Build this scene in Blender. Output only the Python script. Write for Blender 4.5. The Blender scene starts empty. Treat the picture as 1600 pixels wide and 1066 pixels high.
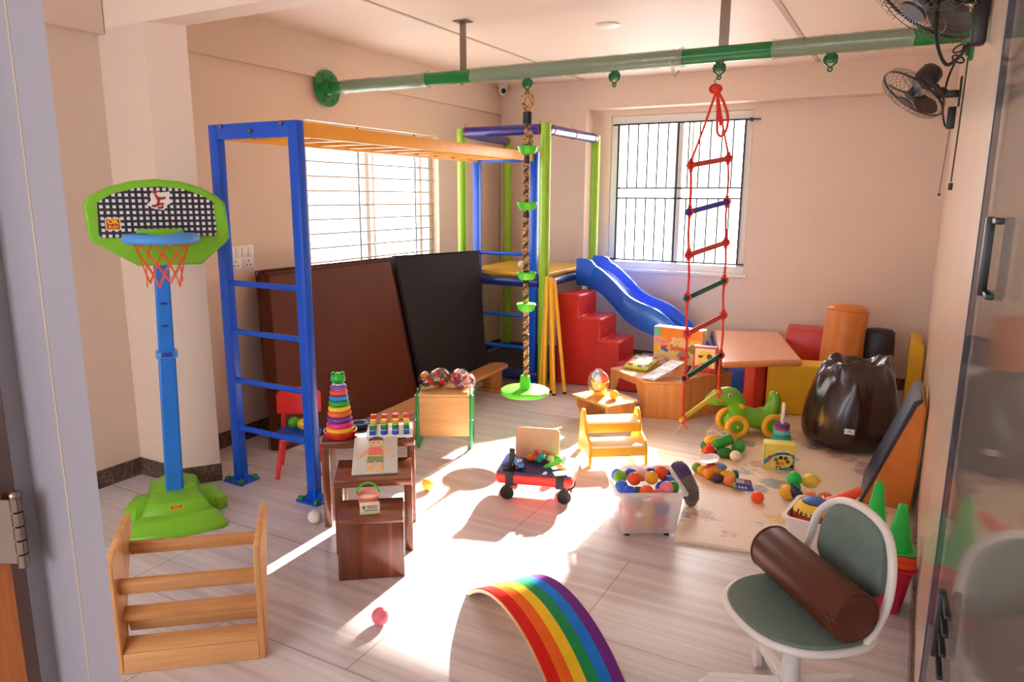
EXPO, SKYC, SKYS, SUNE = 0.0, (1.0, .965, .92, 1), 2.2, 22.0
WALLC, CEILC = (226,206,190), (236,216,200)
EXPO, SKYC, SKYS, SUNE = 0.66, (1.0, .965, .93, 1), 5., 46.0
SKYN = (.86, .93, 1.0, 1); SKYB = (1.6, 1.56, 1.52, 1); FLR = .29
WALLC, CEILC = (231,208,190), (241,219,202)
import bpy, bmesh, math, random
from mathutils import Vector, Matrix, Euler
random.seed(7)
PI = math.pi
sc = bpy.context.scene
COL = sc.collection
def V(*a): return Vector(a)
def rad(a): return math.radians(a)

# ---------------------------------------------------------------- materials
def lin(c):
    return tuple((x/255/12.92 if x/255 <= .04045 else ((x/255+.055)/1.055)**2.4) for x in c) + (1,)
class NT:
    def __init__(s, name):
        s.m = bpy.data.materials.new(name); s.m.use_nodes = True
        s.t = s.m.node_tree; s.b = s.t.nodes['Principled BSDF']
    def n(s, typ, **kw):
        x = s.t.nodes.new(typ)
        for k, v in kw.items():
            if k in x.inputs: x.inputs[k].default_value = v
            else: setattr(x, k, v)
        return x
    def l(s, a, b): s.t.links.new(a, b)
    def coord(s, scale=(1,1,1), rot=(0,0,0), src='Object'):
        c = s.n('ShaderNodeTexCoord'); mp = s.n('ShaderNodeMapping')
        mp.inputs['Scale'].default_value = scale; mp.inputs['Rotation'].default_value = rot
        s.l(c.outputs[src], mp.inputs['Vector']); return mp.outputs['Vector']
    def ramp(s, fac, stops):
        r = s.n('ShaderNodeValToRGB'); e = r.color_ramp.elements
        while len(e) < len(stops): e.new(.5)
        for i, (p, c) in enumerate(stops): e[i].position = p; e[i].color = c
        s.l(fac, r.inputs['Fac']); return r.outputs['Color']
    def mix(s, f, a, b, bt='MIX'):
        x = s.n('ShaderNodeMix', data_type='RGBA', blend_type=bt)
        for k, v in ((0, f), (6, a), (7, b)):
            if hasattr(v, 'default_value') or hasattr(v, 'is_linked'): s.l(v, x.inputs[k])
            else: x.inputs[k].default_value = v
        return x.outputs[2]
    def bump(s, h, strength=.2, dist=.005):
        b = s.n('ShaderNodeBump'); b.inputs['Strength'].default_value = strength; b.inputs['Distance'].default_value = dist
        s.l(h, b.inputs['Height']); s.l(b.outputs['Normal'], s.b.inputs['Normal'])
def shade(c, k): return (min(c[0]*k,1), min(c[1]*k,1), min(c[2]*k,1), 1)
CACHE = {}
def pm(name, rgb, rough=.4, metal=0., var=.06, scale=14., bump=0., bscale=60., spec=.5, coat=0., trans=0., alpha=1., sss=0.):
    if name in CACHE: return CACHE[name]
    k = NT(name); c = lin(rgb)
    no = k.n('ShaderNodeTexNoise', Scale=scale, Detail=4.0); k.l(k.coord(), no.inputs['Vector'])
    k.l(k.ramp(no.outputs['Fac'], [(.3, shade(c, 1-var)), (.7, shade(c, 1+var))]), k.b.inputs['Base Color'])
    k.b.inputs['Roughness'].default_value = rough; k.b.inputs['Metallic'].default_value = metal
    k.b.inputs['Specular IOR Level'].default_value = spec; k.b.inputs['Coat Weight'].default_value = coat
    k.b.inputs['Coat Roughness'].default_value = .15
    k.b.inputs['Transmission Weight'].default_value = trans; k.b.inputs['Alpha'].default_value = alpha
    if sss: k.b.inputs['Subsurface Weight'].default_value = sss; k.b.inputs['Subsurface Radius'].default_value = (.02,.02,.02)
    if bump:
        n2 = k.n('ShaderNodeTexNoise', Scale=bscale, Detail=5.0); k.l(k.coord(), n2.inputs['Vector'])
        k.bump(n2.outputs['Fac'], bump)
    CACHE[name] = k.m; return k.m
def wood(name, dark, light, axis='x', rough=.35, ring=7., stripe=0., coat=0.):
    if name in CACHE: return CACHE[name]
    k = NT(name); s = [26, 26, 26]; s['xyz'.index(axis)] = 1.6
    vec = k.coord(tuple(s))
    n1 = k.n('ShaderNodeTexNoise', Scale=1.0, Detail=6.0, Roughness=.6, Distortion=.6); k.l(vec, n1.inputs['Vector'])
    n2 = k.n('ShaderNodeTexNoise', Scale=ring, Detail=3.0); k.l(vec, n2.inputs['Vector'])
    a = k.ramp(n1.outputs['Fac'], [(.3, lin(dark)), (.68, lin(light))])
    b = k.mix(.25, a, k.ramp(n2.outputs['Fac'], [(.4, lin(dark)), (.6, lin(light))]))
    if stripe:
        s2 = [stripe]*3; s2['xyz'.index(axis)] = .01
        vo = k.n('ShaderNodeTexVoronoi', Scale=1.0); k.l(k.coord(tuple(s2)), vo.inputs['Vector'])
        sp = k.n('ShaderNodeSeparateColor'); k.l(vo.outputs['Color'], sp.inputs['Color'])
        b = k.mix(.45, b, k.ramp(sp.outputs[0], [(0, lin(dark)), (1, lin(light))]))
    k.l(b, k.b.inputs['Base Color']); k.b.inputs['Roughness'].default_value = rough
    k.b.inputs['Coat Weight'].default_value = coat; k.b.inputs['Coat Roughness'].default_value = .2
    k.bump(n1.outputs['Fac'], .08); CACHE[name] = k.m; return k.m
def floor_mat():
    k = NT('laminate_floor')
    vec = k.coord((.7, 17, 1))
    n1 = k.n('ShaderNodeTexNoise', Scale=1.0, Detail=7.0, Roughness=.62, Distortion=.5); k.l(vec, n1.inputs['Vector'])
    n2 = k.n('ShaderNodeTexNoise', Scale=1.0, Detail=4.0); k.l(k.coord((.9, 45, 1)), n2.inputs['Vector'])
    br = k.n('ShaderNodeTexBrick', offset=.5)
    for a, v in (('Scale', 1.0), ('Mortar Size', .0028), ('Brick Width', 1.2), ('Row Height', .6), ('Bias', 0.0)): br.inputs[a].default_value = v
    br.inputs['Color1'].default_value = (.95,.95,.95,1); br.inputs['Color2'].default_value = (1,1,1,1); br.inputs['Mortar'].default_value = (.55,.5,.5,1)
    c = k.n('ShaderNodeTexCoord'); mp = k.n('ShaderNodeMapping'); mp.inputs['Location'].default_value = (.35, .14, 0)
    k.l(c.outputs['Object'], mp.inputs['Vector']); k.l(mp.outputs['Vector'], br.inputs['Vector'])
    a = k.ramp(n1.outputs['Fac'], [(.3, lin((182,172,177))), (.5, lin((215,208,214))), (.72, lin((236,231,237)))])
    a = k.mix(.3, a, k.ramp(n2.outputs['Fac'], [(.35, lin((190,179,182))), (.65, lin((234,229,234)))]))
    k.l(k.mix(1.0, a, br.outputs['Color'], 'MULTIPLY'), k.b.inputs['Base Color'])
    k.b.inputs['Roughness'].default_value = FLR; k.b.inputs['Specular IOR Level'].default_value = .8
    return k.m
def granite():
    k = NT('brown_granite')
    v = k.n('ShaderNodeTexNoise', Scale=55.0, Detail=8.0, Roughness=.75); k.l(k.coord(), v.inputs['Vector'])
    k.l(k.ramp(v.outputs['Fac'], [(.35, lin((58,42,34))), (.52, lin((98,78,64))), (.7, lin((150,130,112)))]), k.b.inputs['Base Color'])
    k.b.inputs['Roughness'].default_value = .25; return k.m
def playmat_mat():
    k = NT('printed_playmat'); base = lin((240,218,196))
    vo = k.n('ShaderNodeTexVoronoi', Scale=5.0, Randomness=.9); k.l(k.coord(), vo.inputs['Vector'])
    no = k.n('ShaderNodeTexNoise', Scale=26.0, Detail=2.0); k.l(k.coord((1,2.2,1)), no.inputs['Vector'])
    ad = k.n('ShaderNodeMath', operation='MULTIPLY_ADD'); k.l(no.outputs['Fac'], ad.inputs[0]); ad.inputs[1].default_value = .75; k.l(vo.outputs['Distance'], ad.inputs[2])
    mask = k.ramp(ad.outputs[0], [(.73, (1,1,1,1)), (.76, (0,0,0,1))])
    sp = k.n('ShaderNodeSeparateColor'); k.l(vo.outputs['Color'], sp.inputs['Color'])
    cc = k.ramp(sp.outputs[0], [(0, lin((150,160,165))), (.25, lin((222,176,140))), (.5, lin((150,182,186))), (.75, lin((196,164,170))), (1, lin((228,190,120)))])
    k.l(k.mix(mask, base, cc), k.b.inputs['Base Color']); k.b.inputs['Roughness'].default_value = .42
    return k.m
def rope_mat(name, c1, c2, scale=1.0):
    k = NT(name)
    w = k.n('ShaderNodeTexVoronoi', Scale=70.0*scale); k.l(k.coord(), w.inputs['Vector'])
    sp = k.n('ShaderNodeSeparateColor'); k.l(w.outputs['Color'], sp.inputs['Color'])
    k.l(k.ramp(sp.outputs[0], [(.35, lin(c1)), (.5, lin(c2))]), k.b.inputs['Base Color']); k.b.inputs['Roughness'].default_value = .8
    return k.m
def speck_mat(name, cols, scale=55., rough=.15, coat=1.):
    k = NT(name)
    w = k.n('ShaderNodeTexVoronoi', Scale=scale); k.l(k.coord(), w.inputs['Vector'])
    sp = k.n('ShaderNodeSeparateColor'); k.l(w.outputs['Color'], sp.inputs['Color'])
    n = len(cols); r = k.n('ShaderNodeValToRGB'); r.color_ramp.interpolation = 'CONSTANT'; e = r.color_ramp.elements
    while len(e) < n: e.new(.5)
    for i, c in enumerate(cols): e[i].position = i/n; e[i].color = lin(c)
    k.l(sp.outputs[0], r.inputs['Fac']); k.l(r.outputs['Color'], k.b.inputs['Base Color'])
    k.b.inputs['Roughness'].default_value = rough; k.b.inputs['Coat Weight'].default_value = coat
    return k.m
def film(name, col=(1,1,1), gloss=.12, rough=.05, opac=.0, ocol=(255,255,255)):
    k = NT(name); t = k.t; out = [n for n in t.nodes if n.type == 'OUTPUT_MATERIAL'][0]
    tr = k.n('ShaderNodeBsdfTransparent'); tr.inputs['Color'].default_value = col + (1,)
    g = k.n('ShaderNodeBsdfGlossy', Roughness=rough); m1 = k.n('ShaderNodeMixShader')
    lw = k.n('ShaderNodeFresnel'); lw.inputs['IOR'].default_value = 1.5
    if gloss is None: k.l(lw.outputs[0], m1.inputs[0])
    else: m1.inputs[0].default_value = gloss
    k.l(tr.outputs[0], m1.inputs[1]); k.l(g.outputs[0], m1.inputs[2]); o = m1.outputs[0]
    if opac:
        d = k.n('ShaderNodeBsdfDiffuse'); d.inputs['Color'].default_value = lin(ocol)
        no = k.n('ShaderNodeTexNoise', Scale=40.0, Detail=3.0); k.l(k.coord(), no.inputs['Vector'])
        mr = k.n('ShaderNodeMapRange'); mr.inputs[3].default_value = opac*.7; mr.inputs[4].default_value = min(opac*1.3, 1); k.l(no.outputs['Fac'], mr.inputs[0])
        m2 = k.n('ShaderNodeMixShader'); k.l(mr.outputs[0], m2.inputs[0]); k.l(o, m2.inputs[1]); k.l(d.outputs[0], m2.inputs[2]); o = m2.outputs[0]
    k.l(o, out.inputs['Surface']); return k.m

# ---------------------------------------------------------------- mesh builder
class B:
    def __init__(s): s.bm = bmesh.new(); s.i = 0
    def mi(s, i): s.i = i; return s
    def add(s, vs, fs, M=None):
        bv = [s.bm.verts.new((M @ Vector(v)) if M else v) for v in vs]
        for f in fs:
            try: x = s.bm.faces.new([bv[j] for j in f]); x.material_index = s.i
            except ValueError: pass
        return s
    def merge(s, bm2, M=None):
        bm2.verts.index_update()
        s.add([v.co.copy() for v in bm2.verts], [[v.index for v in f.verts] for f in bm2.faces], M); bm2.free(); return s
    def box(s, c, d, r=(0,0,0), bev=0., seg=2):
        b = bmesh.new(); bmesh.ops.create_cube(b, size=1)
        for v in b.verts: v.co = Vector((v.co.x*d[0], v.co.y*d[1], v.co.z*d[2]))
        if bev: bmesh.ops.bevel(b, geom=b.edges[:], offset=min(bev, min(d)*.45), segments=seg, affect='EDGES', profile=.5)
        return s.merge(b, Matrix.Translation(c) @ Euler([rad(a) for a in r]).to_matrix().to_4x4())
    def sphere(s, c, r, n=20, m=12, rot=(0,0,0)):
        if not hasattr(r, '__len__'): r = (r, r, r)
        b = bmesh.new(); bmesh.ops.create_uvsphere(b, u_segments=n, v_segments=m, radius=1)
        for v in b.verts: v.co = Vector((v.co.x*r[0], v.co.y*r[1], v.co.z*r[2]))
        return s.merge(b, Matrix.Translation(c) @ Euler([rad(a) for a in rot]).to_matrix().to_4x4())
    def loft(s, rings, cap=True, closed=False):
        n = len(rings[0]); vs = [p for r in rings for p in r]; fs = []; m = len(rings)
        for i in range(m if closed else m-1):
            for j in range(n):
                fs.append((i*n+j, i*n+(j+1) % n, ((i+1) % m)*n+(j+1) % n, ((i+1) % m)*n+j))
        if cap and not closed: fs += [tuple(range(n))[::-1], tuple((m-1)*n+j for j in range(n))]
        return s.add(vs, fs)
    def tube(s, pts, r, n=8, closed=False, flat=1., up=None):
        pts = [Vector(p) for p in pts]; m = len(pts); rings = []; u = None
        for i, p in enumerate(pts):
            if closed: t = pts[(i+1) % m]-pts[i-1]
            else: t = pts[min(i+1, m-1)]-pts[max(i-1, 0)]
            t.normalize()
            if u is None: u = Vector(up) if up else (V(0,0,1) if abs(t.z) < .9 else V(1,0,0))
            u = (u-t*u.dot(t)).normalized(); w = t.cross(u); rr = r[i] if hasattr(r, '__len__') else r
            rings.append([p+(u*math.cos(a)+w*math.sin(a)*flat)*rr for a in [2*PI*k/n for k in range(n)]])
        return s.loft(rings, True, closed)
    def cyl(s, p0, p1, r0, r1=None, n=20):
        return s.tube([p0, p1], [r0, r0 if r1 is None else r1], n)
    def lathe(s, prof, c=(0,0,0), n=28, M=None, cap=True):
        T = Matrix.Translation(c) @ (M or Matrix())
        return s.loft([[T @ V(r*math.cos(2*PI*k/n), r*math.sin(2*PI*k/n), z) for k in range(n)] for r, z in prof], cap)
    def torus(s, c, R, r, M=None, n=32, k=10, sq=1.):
        T = Matrix.Translation(c) @ (M or Matrix())
        return s.tube([T @ V(R*math.cos(2*PI*i/n), R*sq*math.sin(2*PI*i/n), 0) for i in range(n)], r, k, True)
    def prism(s, poly, d0, d1, M=None):
        n = len(poly); M = M or Matrix()
        return s.loft([[M @ V(x, y, d) for x, y in poly] for d in (d0, d1)])
    def hexa(s, bot, top): return s.loft([[Vector(p) for p in bot], [Vector(p) for p in top]])
    def build(s, name, mats, parent=None, smooth=40, sub=0, bev=0., solid=0.):
        bmesh.ops.recalc_face_normals(s.bm, faces=s.bm.faces[:])
        me = bpy.data.meshes.new(name); s.bm.to_mesh(me); s.bm.free()
        for m in (mats if isinstance(mats, (list, tuple)) else [mats]): me.materials.append(m)
        if smooth:
            for p in me.polygons: p.use_smooth = True
            me.set_sharp_from_angle(angle=rad(smooth))
        o = bpy.data.objects.new(name, me); COL.objects.link(o)
        if parent: o.parent = parent
        if bev: b = o.modifiers.new('bevel', 'BEVEL'); b.width = bev; b.segments = 2; b.limit_method = 'ANGLE'; b.angle_limit = rad(50)
        if solid: so = o.modifiers.new('solid', 'SOLIDIFY'); so.thickness = solid; so.offset = 0
        if sub: u = o.modifiers.new('sub', 'SUBSURF'); u.levels = u.render_levels = sub
        return o
XZ = Matrix(((1,0,0,0),(0,0,-1,0),(0,1,0,0),(0,0,0,1)))     # (x,y,d) -> (x,-d,y): drawing plane upright, extruded towards -Y
YZ = Matrix(((0,0,1,0),(1,0,0,0),(0,1,0,0),(0,0,0,1)))      # (x,y,d) -> (d,x,y)
def tag(o, label, cat, group=None, kind=None):
    o['label'] = label; o['category'] = cat
    if group: o['group'] = group
    if kind: o['kind'] = kind
    return o
def thing(name, label, cat, loc=(0,0,0), rz=0, group=None, rot=None):
    o = bpy.data.objects.new(name, None); COL.objects.link(o); o.empty_display_size = .05
    o.location = loc; o.rotation_euler = rot if rot else (0, 0, rad(rz)); return tag(o, label, cat, group)
def place(o, loc, rz=0, rot=None):
    o.location = loc; o.rotation_euler = rot if rot else (0, 0, rad(rz)); return o
def struct(o): o['kind'] = 'structure'; return o
def dup(root, loc, rz=None, label=None, group=None):
    r = root.copy(); COL.objects.link(r); r.location = loc
    if rz is not None: r.rotation_euler = (0, 0, rad(rz))
    if label: r['label'] = label
    if group: r['group'] = group
    for ch in list(root.children):
        c = ch.copy(); COL.objects.link(c); c.parent = r
        for g in list(ch.children):
            d = g.copy(); COL.objects.link(d); d.parent = c
    return r
def text(name, s, size, mat, parent, M, ext=.0006, bold=0.):
    cu = bpy.data.curves.new(name, 'FONT'); cu.body = s; cu.size = size; cu.align_x = 'CENTER'; cu.align_y = 'CENTER'; cu.extrude = ext; cu.offset = bold
    t = bpy.data.objects.new(name+'_curve', cu); COL.objects.link(t)
    bpy.context.view_layer.update()
    me = bpy.data.meshes.new_from_object(t.evaluated_get(bpy.context.evaluated_depsgraph_get()))
    bpy.data.objects.remove(t); me.transform(M); me.materials.clear(); me.materials.append(mat); me.name = name
    o = bpy.data.objects.new(name, me); COL.objects.link(o); o.parent = parent; return o
def TR(*a): return Matrix.Translation(a)
def RX(a): return Matrix.Rotation(rad(a), 4, 'X')
def RY(a): return Matrix.Rotation(rad(a), 4, 'Y')
def RZ(a): return Matrix.Rotation(rad(a), 4, 'Z')
def rrect(w, h, r, n=5, cx=0, cy=0):
    p = []
    for sx, sy, a0 in ((1,1,0), (-1,1,90), (-1,-1,180), (1,-1,270)):
        for i in range(n+1):
            a = rad(a0+90*i/n); p.append((cx+sx*(w/2-r)+r*math.cos(a), cy+sy*(h/2-r)+r*math.sin(a)))
    return p
def arc(cx, cy, r, a0, a1, n=12): return [(cx+r*math.cos(rad(a0+(a1-a0)*i/n)), cy+r*math.sin(rad(a0+(a1-a0)*i/n))) for i in range(n+1)]
def smoothpath(pts, k=6):
    P = [Vector(p) for p in pts]; P = [P[0]*2-P[1]]+P+[P[-1]*2-P[-2]]; out = []
    for i in range(1, len(P)-2):
        for j in range(k):
            t = j/k; a, b, c, d = P[i-1:i+3]
            out.append(.5*((2*b)+(c-a)*t+(2*a-5*b+4*c-d)*t*t+(3*b-a-3*c+d)*t**3))
    out.append(P[-2]); return out

# ---------------------------------------------------------------- camera, light
cam = bpy.data.cameras.new('camera'); co = bpy.data.objects.new('camera', cam); COL.objects.link(co); sc.camera = co
cam.sensor_width = 36; cam.lens = 36*1122/1600; cam.clip_start = .02
co.matrix_world = Matrix(((.878, -.099, .469, 0), (.479, .171, -.861, 0), (.005, .980, .197, 1.6), (0,0,0,1)))
_l, _q, _s = co.matrix_world.decompose(); co.rotation_mode = 'QUATERNION'; co.location = _l; co.rotation_quaternion = _q
sc.view_settings.view_transform = 'Standard'; sc.view_settings.look = 'None'; sc.view_settings.gamma = 1
sc.view_settings.exposure = EXPO
w = bpy.data.worlds.new('world'); sc.world = w; w.use_nodes = True
bgn = w.node_tree.nodes['Background']; bgn.inputs['Strength'].default_value = SKYS
_t = w.node_tree; _c = _t.nodes.new('ShaderNodeTexCoord'); _s = _t.nodes.new('ShaderNodeSeparateXYZ'); _r = _t.nodes.new('ShaderNodeValToRGB')   # warm sky round the sun, cooler sky opposite
_r.color_ramp.elements[0].position = .0; _r.color_ramp.elements[0].color = SKYN; _r.color_ramp.elements[1].position = .6; _r.color_ramp.elements[1].color = SKYC; _e = _r.color_ramp.elements.new(.9); _e.color = SKYB
_m = _t.nodes.new('ShaderNodeMapRange'); _m.inputs[1].default_value = -1; _t.links.new(_c.outputs['Generated'], _s.inputs[0]); _t.links.new(_s.outputs['Y'], _m.inputs[0])
_t.links.new(_m.outputs[0], _r.inputs[0]); _t.links.new(_r.outputs[0], bgn.inputs['Color'])
def WX(y): return .125+.0138*y            # the right wall runs slightly out of square
su = bpy.data.lights.new('sun', 'SUN'); su.energy = SUNE; su.angle = rad(1.6); su.color = (1, .88, .74)
so_ = bpy.data.objects.new('sun', su); COL.objects.link(so_); so_.location = (-1.9, 12, 6)
so_.rotation_euler = V(math.sin(rad(2.4)), -math.cos(rad(2.4)), -.46).to_track_quat('-Z', 'Y').to_euler()
# ---------------------------------------------------------------- shared materials
m_wall = pm('cream_wall_paint', WALLC, .5, var=.02, scale=2, bump=.02)
m_wall_gloss = pm('semi_gloss_wall_panel', WALLC, .22, var=.02, scale=2)
m_ceil = pm('ceiling_paint', CEILC, .6, var=.015, scale=2)
m_white = pm('white_window_frame', (236,232,226), .35, var=.02)
m_grey = pm('grey_door_frame_paint', (142,140,149), .4, var=.02, scale=3)
m_seam = pm('frame_joint_filler', (176,160,138), .5)
m_gran = granite()
m_steel = pm('brushed_steel', (150,140,132), .3, metal=1.)
m_chrome = pm('chrome', (210,210,210), .15, metal=1.)
m_black = pm('black_plastic', (24,24,27), .4)
m_blackm = pm('black_painted_metal', (28,28,32), .4)
m_wplas = pm('white_plastic', (238,234,230), .35, var=.02)
m_glass = film('window_glass', gloss=.05)
m_doorglass = film('sliding_door_glass', (.9,.92,.92), gloss=.38, rough=.05, opac=.05, ocol=(210,205,200))
# ---------------------------------------------------------------- the room
W0, W1, YB, ZC = -3.75, .165, 6.78, 2.68
struct(B().box((-1.8, 2.2, -.05), (4.7, 10., .1)).build('floor', floor_mat(), smooth=0))
struct(B().box((-1.8, 2.2, ZC+.05), (4.7, 10., .1)).build('ceiling', m_ceil, smooth=0))
LY0, LY1, LZ0, LZ1 = 3.86, 5.49, .95, 2.12       # left window opening
b = B()
b.box((W0-.1, (2.46+LY0)/2, ZC/2), (.2, LY0-2.46, ZC)); b.box((W0-.1, (LY1+7.)/2, ZC/2), (.2, 7.-LY1, ZC))
b.box((W0-.1, (LY0+LY1)/2, LZ0/2), (.2, LY1-LY0, LZ0)); b.box((W0-.1, (LY0+LY1)/2, (LZ1+ZC)/2), (.2, LY1-LY0, ZC-LZ1))
b.box((W0+.015, 4.6, (2.41+ZC)/2), (.03, 4.0, ZC-2.41))
struct(b.build('wall_left', m_wall, smooth=0))
b = B(); b.box((-3.9, 1.6, ZC/2), (.2, 1.9, ZC)); b.box((-3.77, 1.8, (2.41+ZC)/2), (.07, 1.3, ZC-2.41))
struct(b.build('wall_entry', m_wall, smooth=0))
b = B(); b.prism([(-3.85,2.455), (-3.43,2.455), (-3.31,2.61), (-3.85,2.61)], 0, 2.44)
struct(b.build('wall_pillar', m_wall, smooth=0))
struct(B().box((-1.82, 2.533, (2.44+ZC)/2), (4.1, .155, ZC-2.44)).build('wall_header', m_ceil, smooth=0))
BX0, BX1, BZ0, BZ1 = -2.61, -1.285, .9, 2.36       # back window opening
b = B()
b.box(((-3.95+BX0)/2, YB+.1, ZC/2), (BX0+3.95, .2, ZC)); b.box(((BX1+.4)/2, YB+.1, ZC/2), (.4-BX1, .2, ZC))
b.box(((BX0+BX1)/2, YB+.1, BZ0/2), (BX1-BX0, .2, BZ0)); b.box(((BX0+BX1)/2, YB+.1, (BZ1+ZC)/2), (BX1-BX0, .2, ZC-BZ1))
b.box((-1.8, YB-.085, (2.415+ZC)/2), (4.1, .19, ZC-2.415)); b.box((-3.27, YB-.085, 1.207), (.94, .19, 2.415))
struct(b.build('wall_back', m_wall, smooth=0))
struct(B().prism([(WX(-2.7),-2.7), (WX(7.),7.), (.45,7.), (.45,-2.7)], 0, ZC).build('wall_right', m_wall_gloss, smooth=0))
b = B(); b.box((W0+.006, 4.63, .05), (.012, 4.0, .1)); struct(b.build('baseboard_left', m_gran, smooth=0))
b = B(); b.box((-3.8+.006, 1.85, .05), (.012, 1.2, .1)); b.box((-3.62, 2.449, .05), (.38, .012, .1))
b.box((-3.37, 2.53, .05), (.21, .012, .1), (0,0,52)); struct(b.build('baseboard_entry', m_gran, smooth=0))
struct(B().prism([(WX(1.)-.012,1.), (WX(6.77)-.012,6.77), (WX(6.77)+.002,6.77), (WX(1.)+.002,1.)], 0, .1).build('baseboard_right', m_gran, smooth=0))
struct(B().box((-1.3, YB-.006, .05), (3.0, .012, .1)).build('baseboard_back', m_gran, smooth=0))
m_strip = pm('ceiling_joint_strip', (196,170,152), .6)
struct(B().box((-2.81, 4.6, ZC-.002), (.022, 3.9, .006)).build('trim_1', m_strip, smooth=0))
struct(B().box((-.77, 4.6, ZC-.002), (.035, 3.9, .006)).build('trim_2', m_strip, smooth=0))
struct(B().box((-4.0, -.9, ZC/2), (.2, 3.3, ZC)).build('wall_hall_added', m_wall, smooth=0))  # unseen wall, added to hold back sky light behind the camera
b = B(); HX0, HX1, HZ0, HZ1 = -3.5, -.5, .9, 2.4  # unseen wall added against stray sky light, its opening sized for front fill
b.box(((-4.1+HX0)/2, -2.6, ZC/2), (HX0+4.1, .2, ZC)); b.box(((HX1+.35)/2, -2.6, ZC/2), (.35-HX1, .2, ZC)); b.box(((HX0+HX1)/2, -2.6, HZ0/2), (HX1-HX0, .2, HZ0)); b.box(((HX0+HX1)/2, -2.6, (HZ1+ZC)/2), (HX1-HX0, .2, ZC-HZ1))
struct(b.build('wall_rear_added', m_wall, smooth=0))
# left window: white sliding frame, horizontal grille
def frame(b, ax, c, a0, a1, z0, z1, w, d):
    """rectangular frame in the plane normal to ax at coordinate c"""
    for p, q, zz, zh in (((a0+a1)/2, a1-a0, z0+w/2, w), ((a0+a1)/2, a1-a0, z1-w/2, w), (a0+w/2, w, (z0+z1)/2, z1-z0-2*w), (a1-w/2, w, (z0+z1)/2, z1-z0-2*w)):
        b.box((c, p, zz) if ax == 'x' else (p, c, zz), (d, q, zh) if ax == 'x' else (q, d, zh), bev=.004)
b = B(); x = W0-.12; frame(b, 'x', x, LY0+.002, LY1-.002, LZ0+.002, LZ1-.002, .05, .09)
b.box((x, 4.62, (LZ0+LZ1)/2), (.05, .05, LZ1-LZ0-.1), bev=.004); b.box((x-.02, 4.73, (LZ0+LZ1)/2), (.03, .03, LZ1-LZ0-.1))
b.box((x+.02, 5.33, (LZ0+LZ1)/2), (.03, .04, LZ1-LZ0-.1), bev=.004)
w1 = struct(b.build('window_1', m_white))
struct(B().box((x-.01, (LY0+LY1)/2, (LZ0+LZ1)/2), (.006, LY1-LY0-.1, LZ1-LZ0-.1)).build('pane', m_glass, w1, smooth=0))
b = B(); xg = W0-.055
for i in range(11): b.cyl((xg, LY0+.0, LZ0+.06+i*.104), (xg, LY1-.02, LZ0+.06+i*.104), .0065, n=8)
b.mi(1)
for y in (4.47, 5.21): b.box((xg, y, (LZ0+LZ1)/2), (.008, .012, LZ1-LZ0-.01))
b.build('grille', [pm('beige_grille_paint', (188,168,150), .5), m_blackm], w1)
# back window: white frame, black security grille
b = B(); yw = YB+.06; frame(b, 'y', yw, BX0+.002, BX1-.002, BZ0+.002, BZ1-.002, .075, .1)
b.box((-1.945, yw, (BZ0+BZ1)/2), (.07, .06, BZ1-BZ0-.15), bev=.004); b.box((-1.83, yw+.02, (BZ0+BZ1)/2), (.025, .03, BZ1-BZ0-.15))
b.box(((BX0+BX1)/2, YB-.012, BZ0-.005), (BX1-BX0+.06, .03, .03), bev=.005)
w2 = struct(b.build('window_2', m_white))
struct(B().box(((BX0+BX1)/2, yw, (BZ0+BZ1)/2), (BX1-BX0-.15, .006, BZ1-BZ0-.15)).build('pane', m_glass, w2, smooth=0))
b = B(); yg = YB-.03; X0, X1 = -2.52, -1.345
for z in (1.0, 1.59, 1.685, 2.275): b.box(((X0+X1)/2, yg, z), (X1-X0+(.12 if z in (1.0, 2.275) else 0), .01, .015))
b.box((-1.27, yg+.01, 2.275), (.1, .012, .012)); b.box((-1.30, yg+.016, 2.275), (.02, .03, .03))
for x0, x1, n in ((X0, -1.94, 6), (-1.94, X1, 6)):
    for i in range(n):
        x = x0+(x1-x0)*i/n; wv = .018 if i == 0 else .013
        if i == 0: b.box((x, yg, 1.637), (wv, .012, 1.275))
        else: b.box((x, yg, 1.295), (wv, .008, .59)); b.box((x, yg, 1.98), (wv, .008, .59))
b.box((X1, yg, 1.637), (.016, .012, 1.275))
b.build('security_grille', m_blackm, w2, smooth=0)
# left door frame and open brown door
def pol(az, d): return (d*math.sin(rad(az)), d*math.cos(rad(az)))
P1, P2_ = pol(-60.05, 1.1), pol(-63.9, 1.247)
b = B(); b.prism([P1, P2_, pol(-64.95, 1.232), pol(-64.95, 1.6), pol(-60.6, 1.6)], 0, ZC)
b.mi(1); q = pol(-61.95, 1.17); b.prism([(q[0]-.002, q[1]-.0018), (q[0]+.002, q[1]-.0018), (q[0]+.002, q[1]), (q[0]-.002, q[1])], 0, ZC)
d1 = struct(b.build('door_1', [m_grey, m_seam], smooth=0))
P4 = pol(-64.97, 1.24); P5 = pol(-65.75, 1.26); P6 = pol(-80, 1.3)
b = B(); b.prism([P4, P5, (P5[0]-.05, P5[1]), (P4[0]-.05, P4[1]+.03)], .01, 2.1); b.mi(1)
b.prism([P5, P6, (P6[0]-.04, P6[1]), (P5[0]-.04, P5[1])], .01, 2.1)
leaf = struct(b.build('door_leaf', [pm('dark_brown_door_edge', (52,30,26), .4), wood('orange_veneer', (150,84,40), (190,112,58), 'z', .35)], smooth=0)); leaf.parent = d1
h = pol(-65.0, 1.215); b = B(); zz = 1.6-.4*1.215
for i in range(5): b.cyl((h[0], h[1], zz-.055+i*.022), (h[0], h[1], zz-.055+i*.022+.0195), .008, n=14)
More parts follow.
